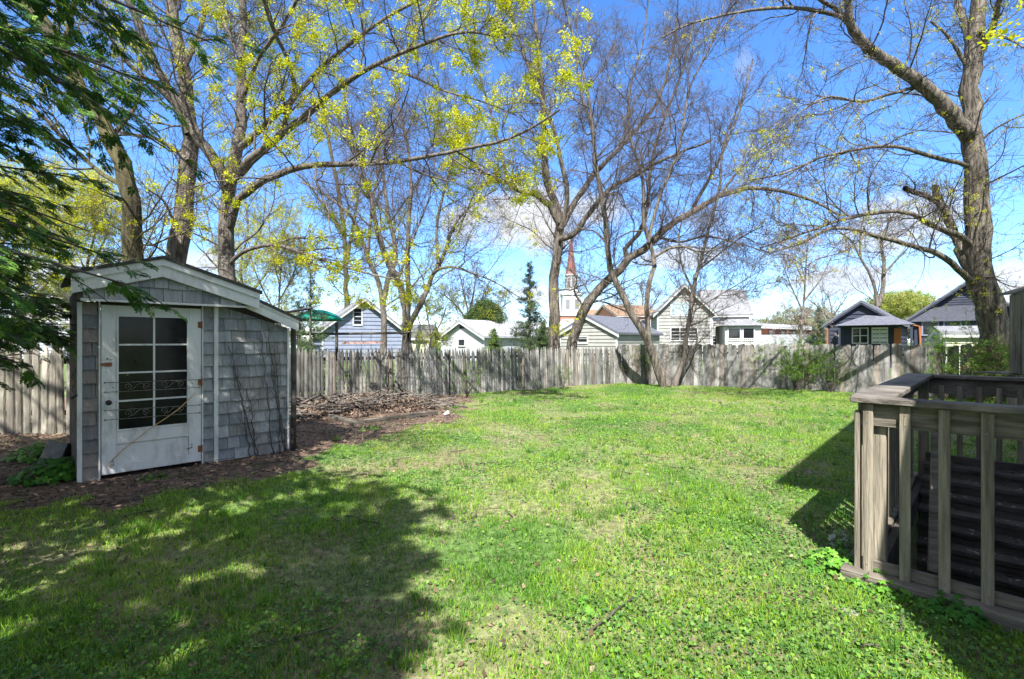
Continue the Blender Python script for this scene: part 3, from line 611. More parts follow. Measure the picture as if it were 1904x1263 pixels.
# bare vines on the wall
vn = thing('wall_vine', 'leafless brown vine climbing the shingles at the right end of the shed', 'vine', (*SH_A, 0), SH_R); vn.scale = (.945, 1, 1); vb = MB()
for (x0, x1, h) in ((1.95, 1.60, 1.55), (2.36, 2.10, 1.9), (2.2, 2.02, 1.72), (1.88, 1.70, 1.3), (2.3, 2.22, 1.5), (1.98, 1.84, 1.0), (2.4, 2.16, 1.2)):
    pts = []; k = 14
    for i in range(k+1):
        f = i/k; pts.append((x0+(x1-x0)*f+random.uniform(-.02, .02), -.05-random.uniform(0, .01), f*h))
    vb.tube(pts, [.007*(1-.6*i/k)+.0015 for i in range(k+1)], 5)
    for i in range(2, k, 1):
        p = pts[i]; sg = random.choice((-1, 1)); vb.tube([p, (p[0]+sg*.05, p[1]-.004, p[2]+.05), (p[0]+sg*random.uniform(.06, .13), p[1], p[2]+random.uniform(.06, .16))], .0022, 4)
vb.build('vine_stems', MT['twig'], vn, smooth=True)

# pipe arm behind the shed
px_ = MB(); a = P3(520, 583, 10.2); b = P3(580, 573, 9.8); c_ = P3(520, 583, 10.2)
cp = thing('clothesline_pole', 'rusty clothesline pole with a horizontal arm showing behind the shed roof', 'pole', (float(a[0]), float(a[1]), 0))
o_ = np.array((a[0], a[1], 0)); px_.tube([(0, 0, -.1), (0, 0, a[2]+.05)], .03, 10); px_.tube([tuple(a-o_), tuple(b-o_)], .028, 10); px_.build('pipe', MT['blackpaint'], cp, smooth=True)
hk = MB(); q = b-o_; hk.tube([tuple(q), tuple(q+np.array((.05, 0, .03))), tuple(q+np.array((.10, 0, 0))), tuple(q+np.array((.07, 0, -.04)))], .006, 6); hk.build('hook', MT['iron'], cp)

# ================================================================== things by the shed
cb = thing('cinder_block', 'grey hollow concrete block tipped over beside the left end of the shed', 'block', (-5.90, 6.25, .10), .5)
m_ = MB(); Rm = Matrix.Rotation(.28, 4, 'Y') @ Matrix.Rotation(-.25, 4, 'X')
bx_ = lambda *a_: m_.box(*a_, Rm)
bx_(-.10, .10, -.20, -.165, -.10, .20); bx_(-.10, .10, .165, .20, -.10, .20); bx_(-.10, .10, -.018, .018, -.10, .20); bx_(-.10, -.07, -.165, -.018, -.10, .20); bx_(.07, .10, -.165, -.018, -.10, .20); bx_(-.10, -.07, .018, .165, -.10, .20); bx_(.07, .10, .018, .165, -.10, .20)
m_.build('block_shell', MT['concrete'], cb, bevel=.004)
st = thing('cut_stump', 'short freshly cut sapling stump standing in front of the shed wall', 'stump', (-3.50, 6.95, 0))
m_ = MB(); m_.tube([(0, 0, -.03), (.005, 0, .06), (.012, .0, .15)], [.05, .038, .036], 12); m_.build('stem', MT['bark'], st, smooth=False)
m_ = MB(); m_.tube([(.012, 0, .150), (.012, 0, .155)], .034, 12); m_.build('cut_face', MT['cutwood'], st)

def leafy(name, label, x, y, n, rad, hgt, size, cols, cat='plant', group=None, z=0):
    t = thing(name, label, cat, (x, y, z), 0, group)
    m = n; a = rng.random(m)*6.283; r = np.sqrt(rng.random(m))*rad; X = np.cos(a)*r; Y = np.sin(a)*r
    Z = hgt*(1-(r/rad)**2*.7)*rng.uniform(.35, 1.05, m)
    d = np.stack([np.cos(a)*r/rad*.7+rng.normal(size=m)*.3, np.sin(a)*r/rad*.7+rng.normal(size=m)*.3-.2, np.ones(m)], axis=1)
    # three lobed leaves
    lob = []; fc = []
    for k, (an, ln) in enumerate(((0, 1.), (1.9, .75), (-1.9, .75), (.95, .85), (-.95, .85))):
        b = len(lob); c, s = math.cos(an), math.sin(an); W = .30
        pts = [(0, 0), (ln*.45, W*ln), (ln, 0), (ln*.45, -W*ln)]
        lob += [(p[0]*c-p[1]*s, p[0]*s+p[1]*c, -.12*p[0]*p[0]) for p in pts]; fc.append((b, b+3, b+2, b+1))
    V, F = scatter(np.array(lob), np.array(fc), rot_from(d), np.stack([X, Y, Z], axis=1), size*rng.uniform(.55, 1.2, m))
    pal = np.array(cols); ci = pal[rng.integers(0, len(pal), m)]*rng.uniform(.8, 1.15, (m, 1))
    mesh_arr('foliage', V, F, MT['grass'], t, col=np.repeat(ci, len(lob), axis=0))
    P = np.zeros((m, 3, 3)); P[:, 0, :2] = np.stack([X, Y], axis=1)*.45; P[:, 1] = np.stack([X*.75, Y*.75, Z*.6], axis=1); P[:, 2] = np.stack([X, Y, Z], axis=1)
    V, F = tubes(P, np.full((m, 3), .0018), 3); mesh_arr('stems', V, F, mat('green stem', (.12, .22, .05)), t)
    return t
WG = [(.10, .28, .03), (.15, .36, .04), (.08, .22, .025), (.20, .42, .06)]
leafy('leafy_weed', 'bright green leafy weed clump behind the tipped concrete block', -6.45, 6.7, 260, .42, .24, .055, WG)
leafy('leafy_weed', 'big toothed green weed clump growing against the left corner of the shed', -5.35, 5.62, 240, .34, .26, .062, [(.05, .18, .02), (.08, .25, .03), (.12, .30, .04)])
leafy('leafy_weed', 'small low weed patch on bare earth at the left edge', -6.3, 5.5, 70, .3, .1, .05, WG)
leafy('leafy_weed', 'small green sprig on the bare earth in front of the shed door', *G(285, 893), 60, .16, .08, .03, WG)
leafy('leafy_weed', 'low leafy weeds between the mulch and the lawn right of the stump', *G(690, 800), 60, .25, .10, .035, WG)
leafy('leafy_weed', 'sunlit herb clump at the foot of the railing corner post', *G(1562, 1062), 190, .22, .14, .036, WG)
leafy('leafy_weed', 'white edged leafy herb just left of the railing post', *G(1560, 1020), 50, .08, .15, .03, [(.45, .5, .42), (.2, .4, .1)])
leafy('leafy_weed', 'leafy herb trailing along the base timber of the railing', *G(1640, 1100), 150, .19, .12, .034, WG)
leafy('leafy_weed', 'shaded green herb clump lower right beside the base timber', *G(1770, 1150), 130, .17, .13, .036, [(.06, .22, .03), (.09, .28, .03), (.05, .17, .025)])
leafy('leafy_weed', 'light green broadleaf weed in the sunny lawn foreground', *G(1090, 1135), 60, .13, .07, .032, WG)

# raised bed frame and brush pile
bd = thing('timber_edging', 'low weathered timber edging around the empty planting bed by the fence', 'edging', (*G(655, 791), 0)); m_ = MB(); o_ = G(655, 791)
def loc(p, z): return (p[0]-o_[0], p[1]-o_[1], z)
m_.beam(loc(G(566, 764), .05), loc(G(655, 791), .05), .10, .09); m_.build('timber', MT['wood_side'], bd, bevel=.006)
m_ = MB(); m_.beam(loc(G(652, 793), .05), loc(G(812, 771), .05), .10, .09); m_.build('timber', MT['wood_side'], bd, bevel=.006)
def brush():
    c = np.array((-3.55, 11.55)); n = 46; xs_ = np.linspace(-2.4, 2.3, n); ys_ = np.linspace(-1.5, 1.4, 34); X, Y = np.meshgrid(xs_, ys_)
    # mound follows the fence direction
    Xw = c[0]+X*U_[0]-Y*U_[1]*1.0; Yw = c[1]+X*U_[1]+Y*U_[0]*1.0
    e = np.clip(1-(X/1.75)**2-(Y/1.5)**2, 0, 1); Z = .27*e**.7*(.55+.9*fbm(Xw, Yw, .45, 3))-.01
    i = (np.arange(33)[:, None]*n+np.arange(n-1)[None]).ravel(); F = np.stack([i, i+1, i+n+1, i+n], axis=1)
    t = thing('brush_pile', 'low heap of dead leaves, bark and sticks lying along the fence', 'brush pile', (*c, 0))
    mesh_arr('mound', np.stack([Xw-c[0], Yw-c[1], Z], axis=2).reshape(-1, 3), F, mat('mulch', (.09, .06, .042), 1, (.24, .17, .13), 16, bump=1.6, bscale=20), t, smooth=True)
    m = 8000; a = rng.uniform(-2.3, 2.2, m); b = rng.uniform(-1.4, 1.3, m); e = np.clip(1-(a/1.75)**2-(b/1.5)**2, 0, 1); k = e > .02; a = a[k]; b = b[k]; e = e[k]; m = len(a)
    x = c[0]+a*U_[0]-b*U_[1]; y = c[1]+a*U_[1]+b*U_[0]; z = .27*e**.7*(.55+.9*fbm(x, y, .45, 3))
    V, F = scatter(np.array([(-.5, 0, 0), (-.1, -.3, .12), (.5, -.05, .0), (.1, .32, .15)]), np.array([(0, 1, 2, 3)]), rot_from(np.stack([rng.normal(size=m)*.8, rng.normal(size=m)*.8, np.ones(m)], axis=1)), np.stack([x-c[0], y-c[1], z+rng.uniform(0, .04, m)], axis=1), rng.uniform(.03, .10, m))
    pal = np.array([(.12, .085, .06), (.17, .12, .09), (.24, .18, .14), (.07, .048, .035), (.30, .24, .19)]); ci = pal[rng.integers(0, 5, m)]*rng.uniform(.8, 1.2, (m, 1))
    o = mesh_arr('leaf_heap', V, F, MT['litter'], t, col=np.repeat(ci, 4, axis=0)); o['kind'] = 'stuff'
    m = 380; a = rng.uniform(-2.2, 2.1, m); b = rng.uniform(-1.2, 1.1, m); e = np.clip(1-(a/1.75)**2-(b/1.5)**2, 0, 1); x = c[0]+a*U_[0]-b*U_[1]; y = c[1]+a*U_[1]+b*U_[0]
    an = rng.random(m)*6.28; ln = rng.uniform(.2, 1.0, m); P = np.zeros((m, 5, 3)); tt = np.linspace(-.5, .5, 5)
    P[:, :, 0] = x[:, None]-c[0]+np.cos(an)[:, None]*ln[:, None]*tt+rng.normal(size=(m, 5))*.02; P[:, :, 1] = y[:, None]-c[1]+np.sin(an)[:, None]*ln[:, None]*tt+rng.normal(size=(m, 5))*.02
    P[:, :, 2] = (.27*e**.7)[:, None]*.9+.07+rng.normal(size=(m, 1))*.4*tt*ln[:, None]*.5+.02
    V, F = tubes(P, rng.uniform(.006, .03, m)[:, None]*np.linspace(1, .5, 5)[None], 6); o = mesh_arr('sticks', V, F, MT['bark'], t, smooth=True); o['kind'] = 'stuff'
brush()
for k, (a_, b_, r_l, lb) in enumerate((((598, 768), (700, 758), .035, 'long grey log lying along the front of the brush pile'), ((640, 776), (765, 764), .028, 'thin crooked log just behind the timber edging'), ((730, 752), (845, 757), .03, 'short log at the right end of the brush pile'))):
    p = G(*a_); q = G(*b_); lg = thing('fallen_log', lb, 'log', (*p, .04)); m_ = MB(); n_ = 9
    m_.tube([((q[0]-p[0])*i/n_+random.uniform(-.03, .03), (q[1]-p[1])*i/n_+random.uniform(-.03, .03), .04+.10*math.sin(i/n_*3.1)*random.uniform(.2, 1)) for i in range(n_+1)], [r_l*(1-.5*i/n_) for i in range(n_+1)], 8); m_.build('log_stem', MT['bark_rough'], lg, smooth=True)
m_ = MB(); cu = thing('plastic_cup', 'crumpled pale plastic cup at the end of the timber edging', 'litter', (*G(826, 774), .03)); m_.tube([(0, 0, 0), (.05, 0, .03), (.1, 0, .06)], [.03, .036, .042], 10); m_.build('cup_wall', MT['paper'], cu, smooth=True)
m_ = MB(); cu = thing('flat_stone', 'pale flat stone lying in the clover near the railing', 'stone', (*G(1580, 1143), .0)); m_.tube([(0, 0, 0), (0, 0, .015), (0, 0, .022)], [.06, .055, .02], 9); m_.build('stone_body', MT['concrete'], cu, smooth=True)

# ================================================================== stair well railing
rail = thing('stair_railing', 'weathered wooden railing with slats around the basement stair opening', 'railing', (*RC, 0))
ang1 = math.atan2(D1[1], D1[0]); LX = lambda a, b: (D1[0]*a+D2[0]*b, D1[1]*a+D2[1]*b)      # a along near rail, b along left rail
def rbox(mb, a0, a1, b0, b1, z0, z1):
    p = [LX(a0, b0), LX(a1, b0), LX(a1, b1), LX(a0, b1)]
    mb.add([(*q, z0) for q in p]+[(*q, z1) for q in p], [(0, 3, 2, 1), (4, 5, 6, 7), (0, 1, 5, 4), (1, 2, 6, 5), (2, 3, 7, 6), (3, 0, 4, 7)])
LN = 2.4
TOPZ = 1.24
m_ = MB(); rbox(m_, -.05, LN, -.07, .075, TOPZ-.04, TOPZ); m_.build('cap_board', MT['cap'], rail, bevel=.006)
m_ = MB(); rbox(m_, -.07, .16, .078, RL+.07, TOPZ-.041, TOPZ-.001); m_.build('cap_board', MT['cap'], rail, bevel=.006)
m_ = MB(); rbox(m_, .163, LN, RL-.075, RL+.075, TOPZ-.0415, TOPZ-.002); m_.build('cap_board', MT['cap'], rail, bevel=.006)
m_ = MB(); rbox(m_, .0, LN, -.002, .036, TOPZ-.19, TOPZ-.042); m_.build('top_rail', MT['wood_side'], rail, bevel=.004)
m_ = MB(); rbox(m_, .0, .036, .04, RL-.04, TOPZ-.19, TOPZ-.043); m_.build('top_rail', MT['wood_side'], rail, bevel=.004)
m_ = MB(); rbox(m_, .04, LN, RL-.018, RL+.02, TOPZ-.21, TOPZ-.043); m_.build('top_rail', MT['cap'], rail, bevel=.004)
m_ = MB(); rbox(m_, -.10, LN, -.10, .035, -.05, .10); m_.build('base_timber', MT['wood_side'], rail, bevel=.008)
m_ = MB(); rbox(m_, .0, LN, .0, .034, .101, .17); m_.build('bottom_rail', MT['wood_side'], rail, bevel=.004)
m_ = MB(); rbox(m_, -.10, .035, .038, RL+.1, -.05, .10); m_.build('base_timber', MT['wood_side'], rail, bevel=.008)
m_ = MB(); rbox(m_, .04, LN, RL, RL+.1, -.05, .12); m_.build('base_timber', MT['wood_side'], rail, bevel=.008)
for a, b in ((.04, .04), (.04, RL-.13), (2.3, .04)):
    m_ = MB(); rbox(m_, a, a+.09, b, b+.09, -.1, TOPZ-.044); m_.build('post', MT['wood'], rail, bevel=.004)
slat = None
def put_slat(a0, b0, da, db, z0, z1):
    m_ = MB(); rbox(m_, a0, a0+da, b0, b0+db, z0+random.uniform(-.004, .004), z1); return m_.build('slat', MT['wood'], rail, bevel=.003)
for s in [.015]+[.205+.185*k for k in range(11)]: put_slat(s, -.032, .055, .028, .095, TOPZ-.045)
for s, sl_ in zip([.015]+[.205+.185*k for k in range(11)], [o for o in rail.children if o.name.startswith('slat')]):
    for zz in (TOPZ-.10, TOPZ-.165, .145):
        cx2 = s+.0275+random.uniform(-.006, .006); m_ = MB(); p = LX(cx2, -.0325); q = LX(cx2, -.0355); m_.tube([(*p, zz), (*q, zz)], .0042, 8); m_.build('screw_head', MT['iron'], sl_)
put_slat(-.033, -.02, .03, .07, .04, TOPZ-.10)
for k in range(21): put_slat(-.031, .10+.15*k, .028, .080, .05, TOPZ-.045)
for k in range(14): put_slat(.21+.15*k, RL-.05, .045, .030, .10, TOPZ-.12)
m_ = MB(); p = LX(.34, .35); q = LX(.28, 1.7); m_.beam((*p, .06), (*q, 1.10), .03, .05, up=(1, 0, .2)); m_.build('loose_board', MT['wood_side'], rail, bevel=.003)
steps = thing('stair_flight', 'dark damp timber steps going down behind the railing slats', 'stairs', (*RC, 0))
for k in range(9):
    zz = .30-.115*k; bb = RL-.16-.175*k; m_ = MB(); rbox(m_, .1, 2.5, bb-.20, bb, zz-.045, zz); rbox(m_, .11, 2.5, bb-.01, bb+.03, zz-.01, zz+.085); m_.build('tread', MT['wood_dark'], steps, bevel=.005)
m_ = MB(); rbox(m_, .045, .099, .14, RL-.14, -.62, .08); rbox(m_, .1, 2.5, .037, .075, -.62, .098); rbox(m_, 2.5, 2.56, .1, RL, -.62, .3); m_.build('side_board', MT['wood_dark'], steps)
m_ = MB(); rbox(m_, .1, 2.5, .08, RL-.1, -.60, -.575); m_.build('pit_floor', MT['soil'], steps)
# leaves on the steps and paper
def steplit():
    m = 420; a = rng.uniform(.15, 2.2, m); k = rng.integers(0, 9, m); b = RL-.16-.175*k-rng.uniform(.01, .19, m); z = .30-.115*k+.004
    V, F = scatter(np.array([(-.5, 0, 0), (-.1, -.3, .1), (.5, -.05, .0), (.1, .32, .12)]), np.array([(0, 1, 2, 3)]), rot_from(np.stack([rng.normal(size=m)*.3, rng.normal(size=m)*.3, np.ones(m)], axis=1)),
                   np.stack([RC[0]+D1[0]*a+D2[0]*b, RC[1]+D1[1]*a+D2[1]*b, z], axis=1), rng.uniform(.02, .06, m))
    ci = np.array([(.24, .17, .13), (.16, .11, .08), (.3, .24, .2)])[rng.integers(0, 3, m)]
    tag(mesh_arr('step_litter', V, F, MT['litter'], col=np.repeat(ci, 4, axis=0)), 'dead leaves scattered on the dark timber steps', 'leaf litter', kind='stuff')
steplit()
pp = thing('paper_scrap', 'crumpled white paper scrap lying low behind the railing slats', 'paper', (*(RC+D1*.62+D2*1.1), -.562)); m_ = MB(); m_.add([(-.12, 0, 0), (.1, -.05, .01), (.12, .03, 0), (0, .06, .02), (-.10, .04, .012)], [(0, 1, 2, 3, 4)]); m_.build('paper_sheet', MT['paper'], pp)

# weathered board box on a post at the right edge
bx = thing('board_screen', 'weathered vertical board screen on a post at the right edge', 'screen', (float(P3(1880, 700, 8.5)[0]), 8.5, 0))
m_ = MB()
for k in range(14):
    f = k*.055
    x0 = f; m_.prism([(x0, 1.06-f*.13), (x0+.052, 1.06-(f+.05)*.13), (x0+.052, 2.44+f*.33), (x0, 2.42+f*.33)], 'y', -.012-(k % 2)*.008, .03)
m_.build('board_panel', MT['wood'], bx)
m_ = MB(); m_.prism([(-.02, 2.43), (.80, 2.70), (.80, 2.73), (-.02, 2.46)], 'y', -.05, .2); m_.build('top_board', MT['cap'], bx)
m_ = MB(); m_.box(.10, .24, .035, .17, -.1, 1.06); m_.build('post', MT['wood'], bx)
m_ = MB(); m_.box(0, .8, .032, .6, 1.02, 1.05); m_.build('floor_board', MT['cap'], bx)

# ================================================================== the house behind the camera's right shoulder (casts the shade at right)
hs_ = thing('yard_house', 'house just right of the viewpoint whose shade falls over the railing', 'house', (2.3, 1.25, 0), math.atan2(.74, .67))
m_ = MB(); m_.box(.35, 7.5, -6.3, -.35, -.1, 4.6); m_.build('wall', MT['siding_white'], hs_)
m_ = MB(); m_.prism([(0.0, 4.95), (7.9, 4.95), (7.9, 5.05), (0.0, 5.05)], 'y', -6.6, 0.0); m_.build('eave', MT['white_trim'], hs_)
m_ = MB(); m_.prism([(-6.6, 5.052), (0, 5.052), (-3.3, 6.3)], 'x', .6, 7.9); m_.build('roof', MT['roof_grey'], hs_)
pr = thing('porch_roof', 'flat back porch roof beside the viewpoint carried on posts', 'porch', (0, 0, 0)); m_ = MB()
m_.prism([(2.3, 1.70), (1.75, -.15), (1.2, -1.9), (4.2, -2.4), (4.6, 1.2)], 'z', 2.85, 2.97); m_.build('porch_deck', MT['white_trim'], pr)
for x, y in ((3.5, .6), (2.6, -1.7)): m_ = MB(); m_.box(x-.06, x+.06, y-.06, y+.06, 0, 2.85); m_.build('post', MT['white_trim'], pr)

#HOUSES
def lap(mb, p0, u, n, ext, z0, z1, step, th=.055):
    z = z0; p0 = np.array(p0, float); u = np.array(u, float); n = np.array(n, float)
    while z < z1-.02:
        zt = min(z+step, z1); a0, b0 = ext(z); a1, b1 = ext(zt)
        if b0-a0 > .05:
            def Q(s, zz, o): q = p0+u*s+n*o; return (q[0], q[1], zz)
            mb.add([Q(a0, z, th), Q(b0, z, th), Q(b1, zt, .003), Q(a1, zt, .003), Q(a0, z, 0), Q(b0, z, 0)], [(0, 1, 2, 3), (0, 4, 5, 1)])
        z = zt
def body(t, w_, d_, hw, hr, wall, roof, x0=0, y0=0, ridge='y', over=.35, step=.2, trim='white_trim', th=.16, base=0, fasc=.2, lapped=True):
    m_ = MB(); n4 = [((x0, y0), (1, 0), (0, -1), w_), ((x0+w_, y0), (0, 1), (1, 0), d_), ((x0+w_, y0+d_), (-1, 0), (0, 1), w_), ((x0, y0+d_), (0, -1), (-1, 0), d_)]
    for i, (p, u, n, Ln) in enumerate(n4):
        gable = (i % 2 == 0) == (ridge == 'y')
        def ext(z, Ln=Ln, gable=gable):
            if z <= hw or not gable: return (0, Ln)
            f = (z-hw)/(hr-hw)*Ln/2; return (f, Ln-f)
        top = hr if gable else hw
        if lapped: lap(m_, p, u, n, ext, base, top, step)
        else:
            a = np.array(p); b = a+np.array(u)*Ln
            vs = [(*a, base), (*b, base), (*b, hw)]+([(*(a+b)/2, hr)] if gable else [])+[(*a, hw)]; m_.add(vs, [tuple(range(len(vs)))])
    m_.build('wall', MT[wall], t)
    r = MB(); f = MB(); wd = w_ if ridge == 'y' else d_; sl = (hr-hw)/(wd/2)
    for sg in (-1, 1):
        c = wd/2; e = c+sg*(c+over); ze = hw-over*sl; q = [(c, hr+th), (e, ze+th), (e, ze), (c, hr)]
        q2 = [(c, hr+.0), (e, ze+.0), (e, ze-fasc), (c, hr-fasc)]
        if ridge == 'y':
            r.prism([(x0+p, z) for p, z in q], 'y', y0-over, y0+d_+over); f.prism([(x0+p, z-.002) for p, z in q2], 'y', y0-over+.02, y0-over+.07)
        else:
            r.prism([(y0+p, z) for p, z in q], 'x', x0-over, x0+w_+over)
            for xe in (x0-over+.02, x0+w_+over-.07): f.prism([(y0+p, z-.002) for p, z in q2], 'x', xe, xe+.05)
            f.box(x0-over+.08, x0+w_+over-.08, y0+(e if sg < 0 else e-.05), y0+(e+.05 if sg < 0 else e), ze-.12, ze-.003)
    r.build('roof', MT[roof], t); f.build('fascia', MT[trim], t)
    for (xx, yy) in ((x0, y0), (x0+w_, y0)): cb_ = MB(); cb_.box(xx-.07, xx+.07, yy-.05, yy+.07, base, hw-.1); cb_.build('corner_board', MT[trim], t)
def win(t, x, z, w_, h, y=0, face='f', glass='glass', trim='white_trim', muntin=(1, 1), fr=.10):
    """x,z centre on the front face (f) or right face (r) at plane y"""
    f = MB(); g = MB()
    def bb(mb, a0, a1, o0, o1, z0, z1):
        if face == 'f': mb.box(a0, a1, y-o1, y-o0, z0, z1)
        else: mb.box(y+o0, y+o1, a0, a1, z0, z1)
    bb(f, x-w_/2-fr, x-w_/2, 0, .08, z-h/2-fr, z+h/2+fr); bb(f, x+w_/2, x+w_/2+fr, 0, .08, z-h/2-fr, z+h/2+fr)
    bb(f, x-w_/2, x+w_/2, 0, .08, z+h/2, z+h/2+fr); bb(f, x-w_/2, x+w_/2, 0, .10, z-h/2-fr, z-h/2)
    for k in range(1, muntin[0]): a = x-w_/2+w_*k/muntin[0]; bb(f, a-.03, a+.03, 0, .07, z-h/2, z+h/2)
    for k in range(1, muntin[1]): a = z-h/2+h*k/muntin[1]; bb(f, x-w_/2, x+w_/2, 0, .068, a-.025, a+.025)
    fo = f.build('window', MT[trim], t); bb(g, x-w_/2, x+w_/2, 0, .045, z-h/2, z+h/2); g.build('pane', MT[glass], fo)
def place(px0, Y0, px1, Y1):
    a = np.array(((px0-CX)/F0*Y0, Y0)); b = np.array(((px1-CX)/F0*Y1, Y1)); d = b-a; return (a[0], a[1], 0), math.atan2(d[1], d[0]), float(np.linalg.norm(d))

# blue grey house
l, r_, wd = place(600, 40, 748, 43)
h1 = thing('blue_house', 'blue grey lap sided house with white trimmed gable behind the swing set', 'house', l, r_)
body(h1, wd, 9, 2.7, 5.25, 'siding_blue', 'roof_grey', over=.45, step=.34); win(h1, wd*.42, 3.75, .62, 1.35, muntin=(1, 2))
# white garage
l, r_, wd = place(822, 44, 900, 40)
h2 = thing('white_garage', 'white block garage with pale roof and small dark gable vent', 'garage', l, r_)
body(h2, wd, 10, 2.1, 3.4, 'siding_white', 'roof_white', over=.35, lapped=False); win(h2, wd*.5, 1.55, .8, .5)
m_ = MB(); m_.prism([(wd/2-.35, 2.75), (wd/2+.35, 2.75), (wd/2+.25, 3.05), (wd/2-.25, 3.05)], 'y', -.05, 0); m_.build('gable_vent', MT['blackpaint'], h2)
# beige garage
l, r_, wd = place(1042, 37, 1147, 34)
h3 = thing('beige_garage', 'beige grey lap sided garage with a small dark window beside the leaning trunk', 'garage', l, r_)
body(h3, wd, 7.5, 2.25, 3.45, 'siding_grey', 'roof_blue', over=.25, step=.26); win(h3, wd*.42, 1.75, .75, .40)
# beige two storey house
l, r_, wd = place(1223, 46, 1322, 45)
h4 = thing('beige_house', 'tall beige grey gabled house with a blue grey roof and back porch', 'house', l, r_)
body(h4, wd, 9, 4.55, 6.95, 'siding_grey', 'roof_grey', over=.45, step=.32); win(h4, wd*.46, 4.7, 1.9, 1.2, glass='glass_sky', muntin=(2, 1)); win(h4, wd*.50, 2.35, 2.3, 1.15, muntin=(3, 1))
body(h4, 3.6, 6, 4.35, 6.75, 'siding_grey', 'roof_grey', x0=wd+.02, y0=1.6, ridge='x', over=.35, step=.32); win(h4, 1.6+2.4, 4.1, .8, 1.3, y=wd+3.62, face='r', muntin=(1, 2)); win(h4, wd+.7, 4.05, .9, 1.1, y=1.6, glass='glass_sky'); win(h4, wd+.5, 1.7, .45, .9, y=1.6)
m_ = MB(); m_.prism([(0, 0), (3.0, 0), (3.0, 3.05), (0, 3.05)], 'y', -1.1, 1.6)
m_.v = [(x+wd+1.0, y, z) for x, y, z in m_.v]; m_.build('porch_wall', MT['white_trim'], h4)
m_ = MB(); m_.add([(wd+.7, -1.5, 3.07), (wd+4.3, -1.5, 3.07), (wd+4.3, 1.6, 3.07), (wd+.7, 1.6, 3.07), (wd+1.7, 0.4, 3.75), (wd+3.3, .4, 3.75), (wd+3.3, 1.6, 3.8), (wd+1.7, 1.6, 3.8)],
                  [(0, 1, 5, 4), (1, 2, 6, 5), (3, 0, 4, 7), (4, 5, 6, 7), (3, 2, 1, 0)]); m_.build('porch_roof', MT['roof_grey'], h4)
win(h4, wd+1.75, 2.3, .95, 1.0, y=-1.1); win(h4, wd+2.95, 2.3, .85, 1.0, y=-1.1)
m_ = MB()
for k in range(22): m_.box(wd+.9+k*.16, wd+.94+k*.16, -1.9, -1.86, .9, 1.85)
m_.box(wd+.8, wd+4.5, -1.92, -1.84, 1.86, 1.93); m_.build('porch_railing', MT['white_trim'], h4)
m_ = MB(); m_.tube([(wd+.1, -.12, .2), (wd+.1, -.12, 4.2), (wd+.35, -.3, 4.4)], .05, 8); m_.build('downspout', MT['white_trim'], h4)
# long brick building
l, r_, wd = place(1395, 62, 1545, 78)
h5 = thing('brick_bungalow', 'long low orange and red brick building with a pale flat roof edge', 'building', l, r_)
body(h5, wd, 8, 3.6, 4.2, 'brick_dark', 'roof_white', ridge='x', over=.8, lapped=False)
for k in range(7): win(h5, 2+k*wd/7.4, 2.4, .8, 1.3)
m_ = MB(); m_.box(-.3, 4.2, -.25, -.02, 0, 3.3); m_.build('front_wall', MT['orange'], h5)
m_ = MB(); m_.box(.2, 7, -7, -.5, 0, 2.5); m_.build('enclosure', MT['siding_white'], h5)
# navy houses
l, r_, wd = place(1541, 32, 1668, 29.6)
h6 = thing('navy_house', 'single storey navy house with a small hipped porch and orange trim', 'house', l, r_)
body(h6, wd, 8, 2.8, 4.1, 'siding_navy', 'roof_blue', over=.3, step=.26, trim='siding_navy', fasc=.12)
m_ = MB(); m_.add([(.6, -1.6, 2.62), (4.5, -1.6, 2.62), (4.5, 0.02, 2.62), (.6, .02, 2.62), (2.0, -.0, 3.3), (3.1, -.0, 3.3)], [(0, 1, 5, 4), (1, 2, 5), (3, 0, 4), (3, 2, 1, 0), (2, 3, 4, 5)]); m_.build('porch_roof', MT['roof_blue'], h6)
win(h6, 1.7, 2.0, .75, .9, trim='white_trim', glass='glass', muntin=(2, 2), fr=.06); win(h6, 2.7, 2.0, .7, .9, trim='white_trim', glass='curtain', muntin=(2, 2), fr=.06)
for xx in (.8, 4.3): m_ = MB(); m_.box(xx-.06, xx+.06, -1.5, -1.38, 0, 2.6); m_.build('porch_post', MT['siding_navy'], h6)
m_ = MB(); m_.box(3.4, 3.75, -.08, -.06, 0, 2.45); m_.build('door', MT['orange'], h6)
m_ = MB(); m_.box(-.1, -.02, -.14, -.05, 0, 2.5); m_.build('downspout', MT['orange'], h6)
l, r_, wd = place(1700, 38, 1905, 34)
h7 = thing('navy_house', 'larger two storey navy house partly behind the big leaning trunk', 'house', l, r_)
body(h7, wd, 9, 3.6, 5.95, 'siding_navy', 'roof_blue', over=.5, step=.17, trim='siding_navy', fasc=.15)
m_ = MB(); m_.add([(-.2, -2.6, 3.1), (4.6, -2.6, 3.1), (4.6, 0, 4.3), (1.2, 0, 4.3), (-.2, 0, 3.1)], [(0, 1, 2, 3), (0, 3, 4), (4, 3, 2, 1, 0)]); m_.build('porch_roof', MT['roof_blue'], h7)
m_ = MB(); m_.box(.1, 4.4, -2.3, -.02, 0, 3.05); m_.build('bay_wall', MT['siding_navy'], h7)
for xx in (1.0, 2.2): win(h7, xx, 2.6, .8, .9, y=-2.3, trim='siding_blue')
m_ = MB(); m_.tube([(-.1, -2.5, 2.9), (.4, -2.4, 2.75), (.5, -2.4, .2)], .07, 8); m_.build('downspout', MT['orange'], h7)
# cream outbuilding
l, r_, wd = place(1757, 22, 1860, 21)
h8 = thing('cream_shed', 'cream lap sided outbuilding with white eaves low behind the board fence', 'shed', l, r_); body(h8, wd, 3, 1.95, 2.2, 'siding_cream', 'roof_grey', over=.2, step=.14, ridge='x')
